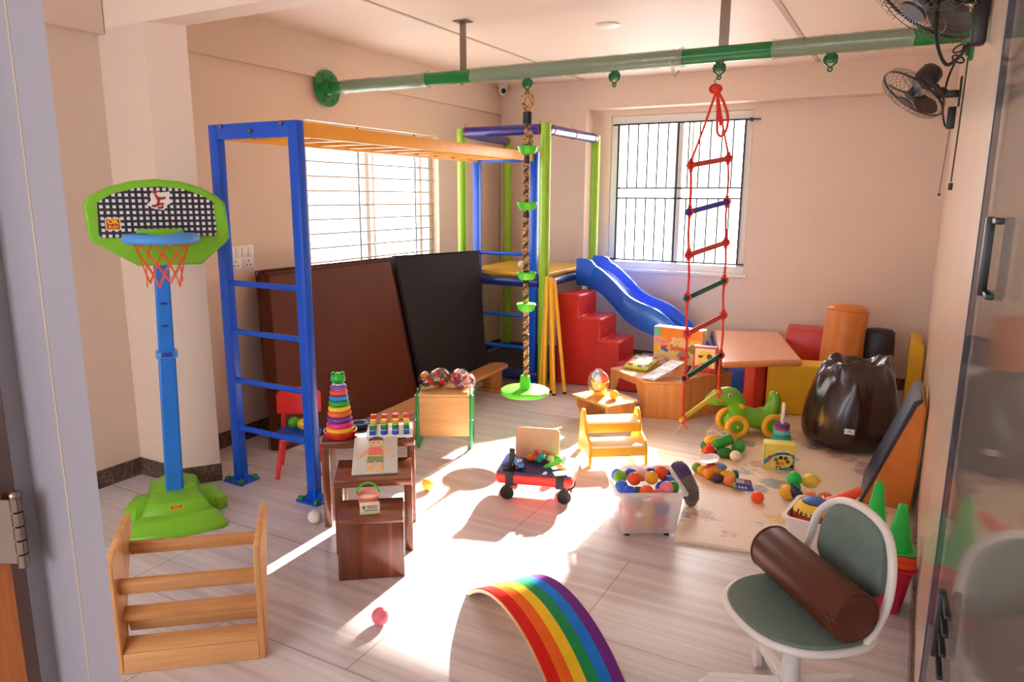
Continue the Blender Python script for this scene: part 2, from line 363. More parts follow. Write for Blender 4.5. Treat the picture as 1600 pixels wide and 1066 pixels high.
b.sphere((h[0], h[1], zz+.056), .008); b.box((h[0]-.03, h[1]-.016, zz), (.06, .003, .1), (0,0,25)); b.build('hinge', m_steel, d1)
# right sliding glass door with black fittings
XD = .137
b = B(); b.box((XD-.012, .95, 1.1), (.01, 1.74, 2.18), (0,0,-.79)); d2 = struct(b.build('door_2', m_doorglass, smooth=0))
b = B(); b.box((XD, 1.826, 1.1), (.013, .014, 2.18)); b.build('edge_strip', pm('dark_blue_grey_edge', (58,60,84), .35), d2, smooth=0)
b = B(); b.box((.113, 1.37, 1.51), (.013, .022, .125), bev=.003)
for z in (1.567, 1.453): b.box((.119, 1.335, z), (.012, .07, .009), bev=.002)
b.build('handle', m_black, d2)
b = B(); b.box((.114, 1.35, .875), (.013, .025, .12), bev=.002)
for z in (.93, .898, .862, .82): b.box((.119, 1.31, z), (.01, .085, .007), bev=.002)
b.build('lock_case', m_black, d2)
# wall and ceiling fittings
t = thing('ceiling_light', 'small round white light flush with the ceiling', 'ceiling light', (-1.81, 4.585, ZC))
B().lathe([(.075,-.001), (.075,-.008), (.06,-.014)]).build('trim_ring', m_wplas, t)
B().lathe([(.06,-.0135), (.055,-.016), (.0,-.017)]).build('diffuser', pm('frosted_diffuser', (248,244,238), .5), t)
t = thing('switch_plate', 'white switch and socket plate on the wall behind the blue climbing frame', 'switch', (W0, 3.23, 1.205))
B().box((.006, 0, 0), (.012, .2, .155), bev=.004).build('plate', m_wplas, t)
for k in range(4): B().box((.013, -.075+.05*k, .035), (.008, .042, .055), bev=.002).build('switch', m_wplas, t)
for y in (-.05, .05):
    b = B(); b.box((.013, y, -.035), (.004, .08, .06), bev=.002); b.mi(1)
    for dy, dz in ((0,.014), (-.014,-.012), (.014,-.012)): b.cyl((.0145, y+dy, -.035+dz), (.0158, y+dy, -.035+dz), .005, n=10)
    b.build('socket', [m_wplas, m_black], t)
t = thing('security_camera', 'small white dome security camera in the far ceiling corner', 'camera', (-3.66, YB-.27, 2.63))
B().lathe([(.05,.05), (.05,.03), (.03,.02)]).build('mount', m_wplas, t); B().sphere((0,0,0), .048).build('head', m_wplas, t)
B().cyl((.022,-.032,-.008), (.034,-.047,-.013), .024).build('lens', m_black, t)
# ---------------------------------------------------------------- green ceiling pipe
m_pipe = pm('green_gloss_paint', (26,128,62), .25)
m_wrap = film('plastic_wrap', (.93,.95,.93), gloss=.12, rough=.25, opac=.30, ocol=(206,208,196))
PY, PZ, PR = 4.06, 2.345, .041
t = thing('suspension_pipe', 'long green steel pipe across the room under the ceiling, partly wrapped in plastic film', 'pipe', (0,PY,PZ))
B().cyl((W0+.01,0,0), (.17,0,0), PR, n=28).build('pipe', m_pipe, t)
for x, sx in ((W0+.032, 1), (.178, -1)):
    b = B(); b.cyl((x, 0, 0), (x+sx*.014, 0, 0), .125, n=32); b.cyl((x+sx*.014, 0, 0), (x+sx*.05, 0, 0), .06, .045, n=24)
    for k in range(6):
        a = k*PI/3; c, s = math.cos(a), math.sin(a); b.cyl((x+sx*.014, .095*c, .095*s), (x+sx*.026, .095*c, .095*s), .012, n=6)
    b.build('flange', m_pipe, t)
def wrap(x0, x1, seed):
    r = random.Random(seed); rings = []; n = 26; m = max(10, int((x1-x0)/.018))
    for i in range(m+1):
        xx = x0+(x1-x0)*i/m; e = 1.22 if i in (0, m) else 1.06
        rings.append([V(xx+r.uniform(-.005,.005), math.cos(2*PI*k/n)*PR*(e+r.uniform(-.0,.11)), math.sin(2*PI*k/n)*PR*(e+r.uniform(-.0,.11))) for k in range(n)])
    B().loft(rings, cap=False).build('plastic_wrap', m_wrap, t)
wrap(-3.55, -2.84, 1); wrap(-2.50, -1.16, 2); wrap(-.70, -.06, 3)
B().tube([(-1.22,-.045,-.02), (-1.2,-.05,-.07), (-1.19,-.045,-.10), (-1.17,-.04,-.07)], [.004,.012,.014,.006], 6, flat=.25).build('loose_film', m_wrap, t)
m_dk = pm('green_dark_clamp', (22,104,52), .3)
for x in (-2.115, -1.555, -.965, -.42):
    b = B(); b.tube([(x-.014,0,-PR*.9), (x-.014,0,-PR-.012)], .009, 8); b.tube([(x+.014,0,-PR*.9), (x+.014,0,-PR-.012)], .009, 8); b.box((x, 0, -PR-.022), (.042, .012, .05), bev=.004); b.tube([(x-.026,0,-PR-.01), (x-.028,0,-PR-.045), (x,0,-PR-.07), (x+.028,0,-PR-.045), (x+.026,0,-PR-.01)], .006)
    b.cyl((x-.034,0,-PR-.028), (x+.034,0,-PR-.028), .008, n=8); b.torus((x, 0, -PR-.076), .010, .0045, RX(90), n=16, k=6); b.build('hanger_clamp', m_dk, t)
for x in (-2.585, -.955):
    b = B(); b.box((x, .02, .17), (.05 if x > -1 else .042, .012, .33)); b.box((x, .02, .332), (.1, .08, .006)); b.cyl((x, -.02, -.0), (x, .03, -.0), .012, n=8)
    b.cyl((x, 0, -PR-.012), (x, 0, -PR+.004), .011, n=8); b.build('support_strap', m_steel, t)
# ---------------------------------------------------------------- rope with discs
m_lime = pm('lime_plastic', (92,214,48), .35, var=.03); m_rope = rope_mat('brown_tan_rope', (120,82,48), (214,176,118), 2.0)
RX0 = -2.112
t = thing('disc_rope_swing', 'brown climbing rope with lime green foot discs and a round lime seat', 'rope swing', (RX0, PY, 0))
b = B(); rp = [(.006*math.sin(z*3.1), 0, z) for z in [.34+i*(1.80/60) for i in range(61)]]
for k in range(3):
    b.mi(k % 2); b.tube([(p[0]+.009*math.cos(i*.95+k*2.094), .009*math.sin(i*.95+k*2.094), p[2]) for i, p in enumerate(smoothpath(rp, 3))], .0108, 7)
b.build('rope', [m_rope, rope_mat('dark_brown_strand', (52,32,20), (120,84,50), 2.)], t)
b = B()
for s in (-1, 1): b.tube(smoothpath([(0,0,2.11), (s*.03,0,2.16), (s*.022,0,2.2), (0,0,2.205)], 5), .014, 8)
b.sphere((0,0,1.93), (.037,.034,.036)); b.sphere((.012,.0,1.97), (.03,.028,.025)); b.build('loop_and_knot', m_rope, t)
b = B(); b.cyl((0,0,2.035), (0,0,2.105), .028); b.cyl((0,0,1.80), (0,0,1.85), .018); b.cyl((0,0,1.47), (0,0,1.505), .019); b.torus((0,0,.72), .018, .007, n=16); b.torus((0,0,1.065), .018, .01, n=16); b.torus((0,0,1.13), .018, .008, n=16); b.build('black_tape', m_black, t)
for z in (1.885, 1.545, 1.108, .905):
    B().lathe([(.012,.02), (.06,.022), (.064,.016), (.05,-.02), (.04,-.028), (.012,-.028)], (.004,0,z)).build('foot_disc', m_lime, t)
B().lathe([(.0,.0), (.145,.0), (.158,.008), (.158,.03), (.15,.036), (.05,.036), (.038,.04), (.03,.125), (.024,.13), (.0,.13)], (0,0,.322), 48).build('seat_disc', m_lime, t)
b = B(); b.tube(smoothpath([(0,0,2.2), (.012,0,2.23), (-.012,0,2.245), (.0,0,2.222), (.014,0,2.25), (0,0,2.268)], 5), .0028, 6); b.build('wire_hook', m_steel, t)
# ---------------------------------------------------------------- rope ladder
m_redrope = pm('red_cord', (226,52,38), .6)
LD = V(.135, .27, 0); LD.normalize(); LL = .31; HK = V(-.972, PY, 2.19)
t = thing('rope_ladder', 'red rope ladder with red, blue, green and yellow rungs hanging before the barred window', 'rope ladder', (HK.x, HK.y, 0))
lefts = [(-1.082,1.773), (-1.075,1.521), (-1.066,1.284), (-1.062,1.042), (-1.054,.833), (-1.054,.571), (-1.052,.327)]
tilt = [.051, .06, .065, .085, .09, .11, .125]; ends = []
cols = {'r': pm('red_rung_paint', (206,66,60), .4), 'b': pm('blue_rung_paint', (42,54,170), .4), 'g': pm('green_rung_paint', (10,92,70), .35), 'y': pm('yellow_rung_paint', (236,212,72), .4)}
for (xl, zl), dz, c in zip(lefts, tilt, 'rbrgrgy'):
    a = V(xl-HK.x, -.03, zl); e = a+LD*LL+V(0,0,dz*.9); ends.append((a, e)); dr = (e-a).normalized()
    b = B(); M = Matrix.Translation((a+e)/2) @ dr.to_track_quat('X', 'Z').to_matrix().to_4x4()
    bb = bmesh.new(); bmesh.ops.create_cube(bb, size=1)
    for v in bb.verts: v.co = V(v.co.x*(LL+.07), v.co.y*.026, v.co.z*.028)
    bmesh.ops.bevel(bb, geom=bb.edges[:], offset=.007, segments=3, affect='EDGES'); b.merge(bb, M)
    b.build('rung', cols[c], t)
for s in (0, 1):
    b = B(); top = V(0,0,2.165); pts = [top, ends[0][s]+V(0,0,.02)]
    b.tube([top, top.lerp(pts[1], .5)+V(0,0,-.01), pts[1]], .0065, 8)
    for i in range(6):
        p, q = ends[i][s], ends[i+1][s]; b.tube(smoothpath([p+V(0,0,.02), p+V(.0,0,-.02), (p+q)/2+V(.004*(-1)**i,0,0), q+V(0,0,.02)], 4), .0065, 8)
    for p, q in [ends[i] for i in range(7)]:
        c = (p, q)[s]; b.sphere(c+V(0,0,.026), (.012,.012,.014), 10, 8); b.sphere(c+V(0,0,-.026), (.011,.011,.013), 10, 8); b.torus(c, .019, .006, RX(90) if s == 0 else RX(90), n=14, k=6)
    e = ends[6][s]; b.tube([e+V(0,0,-.02), e+V(.012,-.01,-.04), e+V(.04,-.02,-.048)], .005, 6)
    b.build('side_rope', m_redrope, t)
b = B(); b.sphere((0,0,2.17), (.03,.026,.024)); b.torus((-.012,0,2.172), .022, .009, RX(60), n=18)
b.tube(smoothpath([(0,0,2.165), (.04,0,2.10), (.065,.01,2.02), (.06,.01,1.955), (.035,.01,1.925), (.015,.0,1.95), (.012,0,2.03), (.004,0,2.16)], 6), .0075, 8)
b.tube([(0,0,2.165), (.02,0,2.05), (.03,0,1.98)], .007, 8); b.build('top_knot', m_redrope, t)
B().tube(smoothpath([(.004,0,2.258), (.016,0,2.235), (-.016,0,2.21), (.012,0,2.185), (.024,0,2.165), (.016,0,2.15)], 6), .0035, 6).build('wire_hook', m_steel, t)
B().tube(smoothpath([ends[6][0]+V(0,0,-.02), ends[6][0]+V(-.02,0,-.06), ends[6][0]+V(-.05,0,-.105)], 4), .002, 5).build('tag_string', pm('pale_string', (216,196,180), .7), t)
# ---------------------------------------------------------------- wall fans
m_grille = pm('grey_fan_wire', (96,86,84), .4, metal=.4); m_fan = pm('dark_fan_plastic', (46,42,44), .35)
def fan(loc, lab, yaw, pitch, cable, arm=.22):
    t = thing('wall_fan', lab, 'fan', loc)
    Rm = RZ(yaw) @ RY(pitch); H = TR(-arm, -.02, .0) @ Rm     # local +Z of head = blowing axis
    b = B(); b.box((-.005, 0, 0), (.012, .09, .17), bev=.003); b.box((-.05, 0, -.01), (.09, .045, .042), bev=.008); b.sphere((-.10, 0, .0), (.034,.03,.034)); b.tube([(-.10,0,0), (-.125,0,.02), (-.14,0,.045)], .02, 10)
    b.build('bracket', m_black, t)
    b = B(); b.lathe([(.0,-.19), (.05,-.19), (.066,-.17), (.07,-.1), (.06,-.075), (.0,-.07)], M=H, n=24)
    for k in range(10):
        a = k*PI/5; b.box(H @ V(.069*math.cos(a), .069*math.sin(a), -.13), (.006,.006,.006))
    b.build('motor_housing', m_fan, t)
    b = B(); R0 = .205
    for k in range(36):
        a = 2*PI*k/36; c, s = math.cos(a), math.sin(a)
        b.tube([H @ V(r*c, r*s, z) for r, z in ((.05,-.065), (.14,-.062), (.188,-.045), (R0,0))], .0013, 4)
        b.tube([H @ V(r*c, r*s, z) for r, z in ((.045,.062), (.14,.056), (.188,.04), (R0,0))], .0013, 4)
    for r, z in ((.12,-.063), (.12,.058)): b.torus((0,0,0), r, .0016, H @ TR(0,0,z), n=40, k=5)
    b.build('wire_guard', m_grille, t)
    b = B(); b.torus((0,0,0), R0, .006, H, n=48, k=8); b.lathe([(.0,.066), (.045,.066), (.048,.058), (.0,.056)], M=H, n=24); b.build('guard_rim', m_black, t)
    b = B()
    for k in range(3):
        a0 = k*2*PI/3+.4; g = 9; P = []
        for i in range(g+1):
            u = i/g; a = a0+u*1.15; P.append((a, .185-.05*(1-math.sin(PI*u))))
        top = [H @ V(r*math.cos(a), r*math.sin(a), .024-.05*i/g) for i, (a, r) in enumerate(P)]; bot = [H @ V(.03*math.cos(a), .03*math.sin(a), .024-.05*i/g) for i, (a, r) in enumerate(P)]
        b.loft([[p, q, q+V(0,0,.003), p+V(0,0,.003)] for p, q in zip(top, bot)])
    b.lathe([(.0,.03), (.035,.028), (.036,-.03), (.0,-.032)], M=H, n=20)
    b.build('blades', m_fan, t)
    cable(t); return t
def cab_far(t):
    b = B(); b.tube(smoothpath([(-.012,0,.30), (-.02,0,.22), (-.05,0,.17), (-.08,0,.06), (-.085,0,-.1), (-.06,0,-.2), (-.035,0,-.17)], 6), .006, 7)
    for s in (1, -1): b.torus((-.035,0,.22), .035, .005, TR(0,0,s*.03) @ RX(90) @ RZ(30*s), n=18, k=6, sq=.5)
    b.build('power_cable', m_black, t)
    B().box((-.035, 0, -.15), (.045, .04, .13), bev=.006).build('switch_box', m_black, t)
    b = B(); b.cyl((-.035,0,-.21), (-.05,0,-.60), .0022, n=6); b.sphere((-.05,0,-.61), .009, 10, 8); b.build('pull_cord', m_black, t)
fan((WX(5.3), 5.3, 2.235), 'black wall fan on the right wall below the green pipe, nearer the far corner', 25, -142, cab_far, .255)
def cab_near(t):
    B().box((-.03, -.12, -.12), (.045, .05, .14), bev=.01).build('switch_box', m_black, t)
    b = B(); b.tube(smoothpath([(-.02,-.12,.2), (-.03,-.12,.05), (-.05,-.12,-.02)], 6), .006, 7); b.tube(smoothpath([(-.13,-.05,.12), (-.15,-.08,.0), (-.15,-.1,-.14), (-.11,-.11,-.24), (-.06,-.12,-.2), (-.055,-.12,-.18)], 6), .006, 7); b.build('power_cable', m_black, t)
    b = B(); b.tube(smoothpath([(-.05,-.12,-.18), (-.052,-.12,-.4), (-.056,-.12,-.62)], 4), .0026, 6); b.box((-.056,-.12,-.635), (.014,.012,.024), bev=.003); b.build('pull_cord', m_black, t)
fan((WX(3.0)+.0, 3.0, 2.275), 'black wall fan nearest the camera, half out of the frame at top right', 25, -142, cab_near, .19)
# ---------------------------------------------------------------- monkey bars
m_blue = pm('blue_gloss_paint', (4,84,208), .28, var=.04); m_orange = pm('orange_yellow_paint', (255,176,66), .4, var=.05)
m_greencap = pm('green_bolt_cap', (18,128,70), .35)
t = thing('monkey_bars', 'tall blue climbing frame with a flat orange ladder along its top', 'monkey bars', (0,0,0))
PN = [(-2.645,2.66), (-3.205,2.66)]; PF = [(-2.735,5.40), (-3.29,5.40)]
for x, y in PN+PF:
    b = B(); b.box((x, y, .98), (.062, .05, 1.95), bev=.004); b.build('post', m_blue, t)
    b = B(); b.box((x, y, .006), (.15, .13, .012), bev=.002); b.hexa([(x+.03,y-.02,.01), (x+.07,y-.02,.01), (x+.07,y+.02,.01), (x+.03,y+.02,.01)], [(x+.03,y-.004,.06), (x+.032,y-.004,.06), (x+.032,y+.004,.06), (x+.03,y+.004,.06)]); fb = b.build('foot_plate', m_blue, t)
    for dx in (-.055, .055):
        for dy in (-.046, .046): B().sphere((x+dx, y+dy, .016), (.02,.02,.018), 12, 8).build('bolt_cap', m_greencap, fb)
for (a, c, zs) in ((PN[0], PN[1], (1.137,.872,.596,.319)), (PF[0], PF[1], (1.121,.86,.593,.313))):
    for z in zs: B().cyl((a[0], a[1], z), (c[0], c[1], z), .0155, n=14).build('rung', m_blue, t)
    b = B(); b.box(((a[0]+c[0])/2, a[1], 1.918), (a[0]-c[0], .044, .075), bev=.003); tb = b.build('top_bar', m_blue, t)
    for u, dz in ((.12,.03), (.5,0), (.88,.03)): B().cyl((c[0]+(a[0]-c[0])*u, a[1]-.022, 1.915+dz), (c[0]+(a[0]-c[0])*u, a[1]-.032, 1.915+dz), .012, n=6).build('bolt', m_steel, tb)
for i in range(2):
    p, q = PN[i], PF[i]; s = (.0, .0)[i]; ang = math.degrees(math.atan2(q[0]-p[0], q[1]-p[1]))
    b = B(); b.box(((p[0]+q[0])/2+(-.012 if i == 0 else .012), (p[1]+q[1])/2, 1.918), (.032, q[1]-p[1]-.05, .072), (0,0,-ang), bev=.004); b.build('side_rail', m_orange, t)
for k in range(10):
    y = 2.9+k*.26; u = (y-2.66)/2.74; x0 = PN[0][0]+(PF[0][0]-PN[0][0])*u; x1 = PN[1][0]+(PF[1][0]-PN[1][0])*u
    B().box(((x0+x1)/2, y, 1.905), (x0-x1-.03, .034, .022), bev=.004).build('overhead_rung', m_orange, t)
# ---------------------------------------------------------------- gym mats against the wall
m_brown = pm('brown_vinyl', (100,50,34), .55, spec=.25, var=.08, scale=5, bump=.03); m_blackv = pm('black_vinyl', (40,38,46), .5, spec=.3, var=.08, scale=5, bump=.03)
def slab(name, lab, cat, mat, bl, br, tl, tr, th, group=None, seam=True):
    bl, br, tl, tr = map(Vector, (bl, br, tl, tr)); n = ((br-bl).cross(tl-bl)).normalized()
    if n.x < 0: n = -n
    t = thing(name, lab, cat, bl, group=group)
    f = [p-bl for p in (bl, br, tr, tl)]; bk = [p-n*th for p in f]
    cr = bmesh.new(); vs = [cr.verts.new(p) for p in f+bk]
    for q in ((0,1,2,3), (4,5,6,7), (0,1,5,4), (1,2,6,5), (2,3,7,6), (3,0,4,7)): cr.faces.new([vs[i] for i in q])
    bmesh.ops.recalc_face_normals(cr, faces=cr.faces[:]); bmesh.ops.bevel(cr, geom=cr.edges[:], offset=.012, segments=3, affect='EDGES')
    B().merge(cr).build('cover', mat, t)
    if seam:
        for off in (0, -th):
            q = [p+n*(off) for p in f]; B().tube([q[0], q[1], q[2], q[3]], .004, 6, True).build('piping', mat, t)
    return t
slab('gym_mat', 'brown vinyl gym mat in front of the other brown mat by the left wall', 'gym mat', m_brown, (-3.355,3.10,.0), (-3.36,4.58,.0), (-3.56,3.27,1.105), (-3.515,4.47,1.115), .1)
slab('gym_mat', 'brown vinyl gym mat behind, only its top edge showing by the left window', 'gym mat', m_brown, (-3.49,3.22,.0), (-3.50,4.78,.0), (-3.665,3.33,1.12), (-3.64,4.7,1.115), .07)
slab('gym_mat', 'black vinyl gym mat leaning beside the brown mats at the left wall', 'gym mat', m_blackv, (-3.36,4.64,.0), (-3.14,5.33,.0), (-3.50,4.50,1.14), (-3.225,5.335,1.14), .075)
# ---------------------------------------------------------------- play tower
m_gpost = pm('green_foam_post_cover', (150,196,48), .35); m_purp = pm('purple_foam_tube', (44,36,128), .3, coat=.4); m_yel = pm('yellow_vinyl', (222,172,52), .4, bump=.02)
m_navy = pm('navy_foam_edge', (20,44,130), .35, coat=.3); m_redtie = pm('red_cable_tie', (220,50,50), .5)
t = thing('play_tower', 'corner play tower of green posts and purple top tubes with a yellow deck', 'play tower', (0,0,0))
T = [(-2.635,5.39), (-3.44,5.40), (-3.57,6.44), (-2.655,6.50)]
for k, (x, y) in enumerate(T):
    zt = 2.18 if k == 0 else 2.165
    b = B(); b.cyl((x,y,0.0), (x,y,zt), .043, n=24)
    for z in (.16, .83, .95, 1.52, zt-.11): b.torus((x,y,z), .0432, .0022, n=24, k=6)
    b.build('post', m_gpost, t)
for i, j in ((1,0), (0,3), (1,2)):
    p, q = V(*T[i], 2.135), V(*T[j], 2.135); d = (q-p).normalized()
    b = B(); b.cyl(p+d*.035, q-d*.035, .042, n=24); tb = b.build('top_tube', m_purp, t)
    for u in (.09, .5, .91) if (i, j) == (0,3) else (.06, .94):
        b = B(); b.torus(p.lerp(q, u), .0435, .0028, d.to_track_quat('Z', 'Y').to_matrix().to_4x4(), n=24, k=6); pp = p.lerp(q, u)+V(0,0,.04); b.cyl(pp, pp+V(-.01,0,.035), .002, n=5)
        b.build('cable_tie', m_redtie, tb)
b = B(); b.prism([(-2.66,5.43), (-3.42,5.43), (-3.54,6.42), (-2.66,6.46)], .925, .965); b.build('deck_mat', m_yel, t, bev=.012)
b = B()
for z in (.885,):
    for i, j in ((0,1), (0,3), (1,2), (2,3)): p, q = V(*T[i], z), V(*T[j], z); d = (q-p).normalized(); b.cyl(p+d*.04, q-d*.04, .036, n=16)
b.build('deck_edge', m_navy, t)
b = B()
for i, j in ((0,1), (0,3), (1,2), (2,3)): p, q = V(*T[i], .08), V(*T[j], .08); d = (q-p).normalized(); b.cyl(p+d*.04, q-d*.04, .04, n=16)
b.build('base_edge', m_navy, t)
b = B(); b.prism([(-2.66,5.43), (-3.42,5.43), (-3.52,6.42), (-2.68,6.46)], .02, .11); b.build('base_mat', m_blackv, t, bev=.01)
m_ballw = pm('white_ball_plastic', (244,236,230), .3, var=.02)
def ball(x, y, z, r, col, lab, group=None, name='play_ball'):
    mat = pm('ball_plastic_%d_%d_%d' % col, col, .32, var=.03, sss=.15)
    b = B(); b.sphere((0,0,0), r, 28, 18); b.torus((0,0,0), r*1.0005, r*.012, RX(35) @ RY(20), n=40, k=5)
    o = b.build(name, mat); o.location = (x, y, z); o.rotation_euler = (x*9, y*7, z*5); return tag(o, lab, 'ball', group)
WHT, YEL, GRN, ORG, PNK, BLU, LIM = (244,236,230), (246,202,52), (66,176,50), (246,96,38), (240,124,140), (38,84,214), (128,200,52)
ball(-3.02, 5.72, .965+.035, .035, WHT, 'white ball on the yellow deck of the play tower')
o = B().box((0,0,0), (.06,.05,.075), bev=.008).build('toy_block', pm('red_orange_toy', (236,86,48), .4)); o.location = (-2.885,5.68,1.003); tag(o, 'orange toy block on the yellow tower deck behind the hanging rope', 'toy')
# slide
m_slide = pm('blue_slide_plastic', (24,96,226), .25, var=.04, coat=.3)
prof = [(-2.605,.955), (-2.5,.95), (-2.38,.90), (-2.24,.78), (-2.12,.665), (-2.0,.60), (-1.86,.55), (-1.74,.475), (-1.62,.36), (-1.5,.235), (-1.38,.135), (-1.26,.085), (-1.14,.07), (-1.02,.07)]
P = smoothpath([(x, 0, z) for x, z in prof], 3); rings = []
for i, p in enumerate(P):
    u = i/(len(P)-1); h = .085+.05*math.sin(min(1, u*1.6)*PI*.5); y0, y1 = 5.99, 6.43
    if u < .12: h = .13
    z = p.z-.03; rings.append([V(p.x,a,z+c) for a, c in ((y0,-.04), (y0,h*.9), (y0+.012,h), (y0+.03,h), (y0+.045,h*.9), (y0+.06,.035), (y0+.1,.012), (y1-.1,.012), (y1-.06,.035), (y1-.045,h*.9), (y1-.03,h), (y1-.012,h), (y1,h*.9), (y1,-.04), (y1-.02,-.115), (y0+.02,-.115))])
b = B(); b.loft(rings)
for i in range(0, len(P)-1, 1):
    pass
o = b.build('wavy_slide', m_slide, smooth=50); tag(o, 'blue wavy plastic slide running down from the yellow deck below the barred window', 'slide')
# steps
m_redv = pm('red_vinyl', (206,44,40), .35, var=.05, bump=.02)
st = [(-2.60,0), (-2.60,.785), (-2.385,.785), (-2.385,.595), (-2.19,.595), (-2.19,.415), (-2.02,.415), (-2.02,.235), (-1.84,.235), (-1.84,0)]
o = B().prism(st, 0, .39, XZ @ TR(0,0,-.0)).build('foam_steps', m_redv, smooth=30, bev=.014); o.location = (0, 5.96, 0); tag(o, 'red vinyl foam block of four steps in front of the blue slide', 'foam steps')
# yellow poles
m_pole = pm('yellow_pole_plastic', (252,190,50), .35)
pf = [(-2.585,5.24,-2.578,5.335,.94), (-2.525,5.19,-2.562,5.302,.945), (-2.475,5.24,-2.546,5.335,.93), (-2.42,5.17,-2.529,5.302,.94), (-2.365,5.26,-2.514,5.337,.925), (-2.50,5.31,-2.54,5.372,.91)]
pl = ['leftmost yellow pole of the bundle leaning on the front green post', 'second yellow pole from the left leaning on the front green post', 'third yellow pole from the left leaning on the front green post', 'fourth yellow pole from the left leaning on the front green post', 'rightmost yellow pole leaning on the front green post beside the red steps', 'yellow pole standing behind the others in the bundle at the green post']
for (x, y, x1, y1, z1), l in zip(pf, pl):
    b = B(); b.cyl((0,0,.008), (x1-x, y1-y, z1), .0155, n=14); b.sphere((x1-x, y1-y, z1), .0155, 12, 8); o = b.build('yellow_pole', m_pole); o.location = (x, y, 0); tag(o, l, 'pole', 'yellow poles leaning at the tower')
    B().cyl((0,0,0), (0,0,.016), .0172, n=14).build('rubber_cap', m_black, o)
# ---------------------------------------------------------------- basketball stand
m_bg = pm('bright_green_plastic', (124,196,38), .38, var=.04); m_bb = pm('sky_blue_plastic', (32,122,222), .35); m_rim = pm('light_blue_plastic', (78,160,240), .35); m_net = pm('orange_red_net_cord', (236,92,48), .6)
m_dblue = pm('deep_blue_plastic', (24,60,180), .35)
def checker():
    k = NT('black_white_grid_print'); c = k.n('ShaderNodeTexCoord'); sp = k.n('ShaderNodeSeparateXYZ'); k.l(c.outputs['Object'], sp.inputs[0]); o = []
    for ax in (0, 2):
        m = k.n('ShaderNodeMath', operation='MULTIPLY'); m.inputs[1].default_value = 38.0; k.l(sp.outputs[ax], m.inputs[0])
        fr = k.n('ShaderNodeMath', operation='FRACT'); k.l(m.outputs[0], fr.inputs[0]); g = k.n('ShaderNodeMath', operation='GREATER_THAN'); g.inputs[1].default_value = .47; k.l(fr.outputs[0], g.inputs[0]); o.append(g.outputs[0])
    mu = k.n('ShaderNodeMath', operation='MULTIPLY'); k.l(o[0], mu.inputs[0]); k.l(o[1], mu.inputs[1])
    k.l(k.mix(mu.outputs[0], lin((34,38,52)), lin((226,226,228))), k.b.inputs['Base Color']); k.b.inputs['Roughness'].default_value = .35; return k.m
t = thing('basketball_stand', 'toy basketball hoop with green board and base on a blue pole by the left pillar', 'basketball stand', (-3.16,2.205,0), 55)
b = B()
def lobe(pts, zs):
    cx = sum(p[0] for p in pts)/len(pts); cy = sum(p[1] for p in pts)/len(pts)
    b.loft([[V(cx+(x-cx)*k, cy+(y-cy)*k+dy, z) for x, y in pts] for z, k, dy in zs])
ap = [(-.225,-.275), (-.2,-.30), (-.07,-.315), (.07,-.315), (.2,-.30), (.225,-.275), (.13,-.06), (-.13,-.06)]
lobe(ap, [(0,1.,0), (.028,.99,0), (.034,.94,.005), (.07,.86,.02), (.085,.74,.03)])
ap2 = [(-.16,-.2), (-.08,-.225), (.08,-.225), (.16,-.2), (.13,.05), (-.13,.05)]
lobe(ap2, [(0,1.,0), (.07,.98,0), (.085,.95,0), (.125,.8,.01), (.135,.7,.01)])
for s in (-1, 1): lobe([(s*.06,-.05), (s*.19,-.09), (s*.245,-.045), (s*.2,.11), (s*.06,.12)], [(0,1,0), (.055,.96,0), (.075,.85,0), (.1,.55,0)])
lobe([(-.12,-.06), (.12,-.06), (.13,.13), (.06,.2), (-.06,.2), (-.13,.13)], [(0,1,0), (.09,.95,0), (.13,.86,0), (.145,.75,0)])
b.build('base', m_bg, t, smooth=50, bev=.006)
def lbox(b, z0, z1, x0, x1, w, d): b.hexa([(x0-w/2,-d/2,z0), (x0+w/2,-d/2,z0), (x0+w/2,d/2,z0), (x0-w/2,d/2,z0)], [(x1-w*.47,-d/2,z1), (x1+w*.47,-d/2,z1), (x1+w*.47,d/2,z1), (x1-w*.47,d/2,z1)])
b = B(); lbox(b, .12, .84, 0, .02, .084, .075); b.build('lower_pole', m_bb, t, bev=.01)
b = B(); lbox(b, .83, 1.42, .02, .036, .072, .062); up = b.build('upper_pole', m_bb, t, bev=.01)
b = B()
for z, x in ((1.085,.027), (.975,.024)): b.box((x, -.031, z), (.03, .006, .012), bev=.002)
b.build('height_slot', pm('slot_shadow_blue', (16,58,130), .5), up)
b = B(); b.box((.02,0,.832), (.1,.09,.034), bev=.01); b.mi(1); b.box((.02,-.05,.836), (.05,.02,.022), bev=.006); b.build('height_clamp', [m_rim, m_dblue], t)
BX, BZ = .045, 0
out = [(-.318,1.56), (-.29,1.595), (-.22,1.632), (-.13,1.66), (-.02,1.672), (.09,1.662), (.17,1.636), (.24,1.597), (.275,1.562), (.285,1.40), (.27,1.375), (.15,1.272), (-.12,1.272), (-.295,1.385), (-.312,1.41)]
out = [(x+.012, z) for x, z in out]
b = B(); b.prism(out, .045, .08, XZ); M_ = TR(BX,0,0); b.bm.transform(M_); bd = b.build('backboard', m_bg, t, smooth=50, bev=.012)
pan = [(-.262,1.565), (-.2,1.602), (-.1,1.63), (-.01,1.637), (.09,1.627), (.17,1.6), (.222,1.568), (.228,1.42), (.215,1.405), (-.255,1.405), (-.268,1.42)]
b = B(); b.prism([(x+.012, z) for x, z in pan], .0795, .084, XZ); b.bm.transform(M_); b.build('grid_panel', checker(), bd, smooth=0)
em = B(); em.prism([(.0+x, 1.575+z) for x, z in ((-.05,-.02), (-.03,.0), (-.035,.02), (-.02,.045), (.01,.035), (.05,.04), (.045,.01), (.055,-.01), (.03,-.025), (.02,-.045), (-.02,-.04))], .084, .0855, XZ)
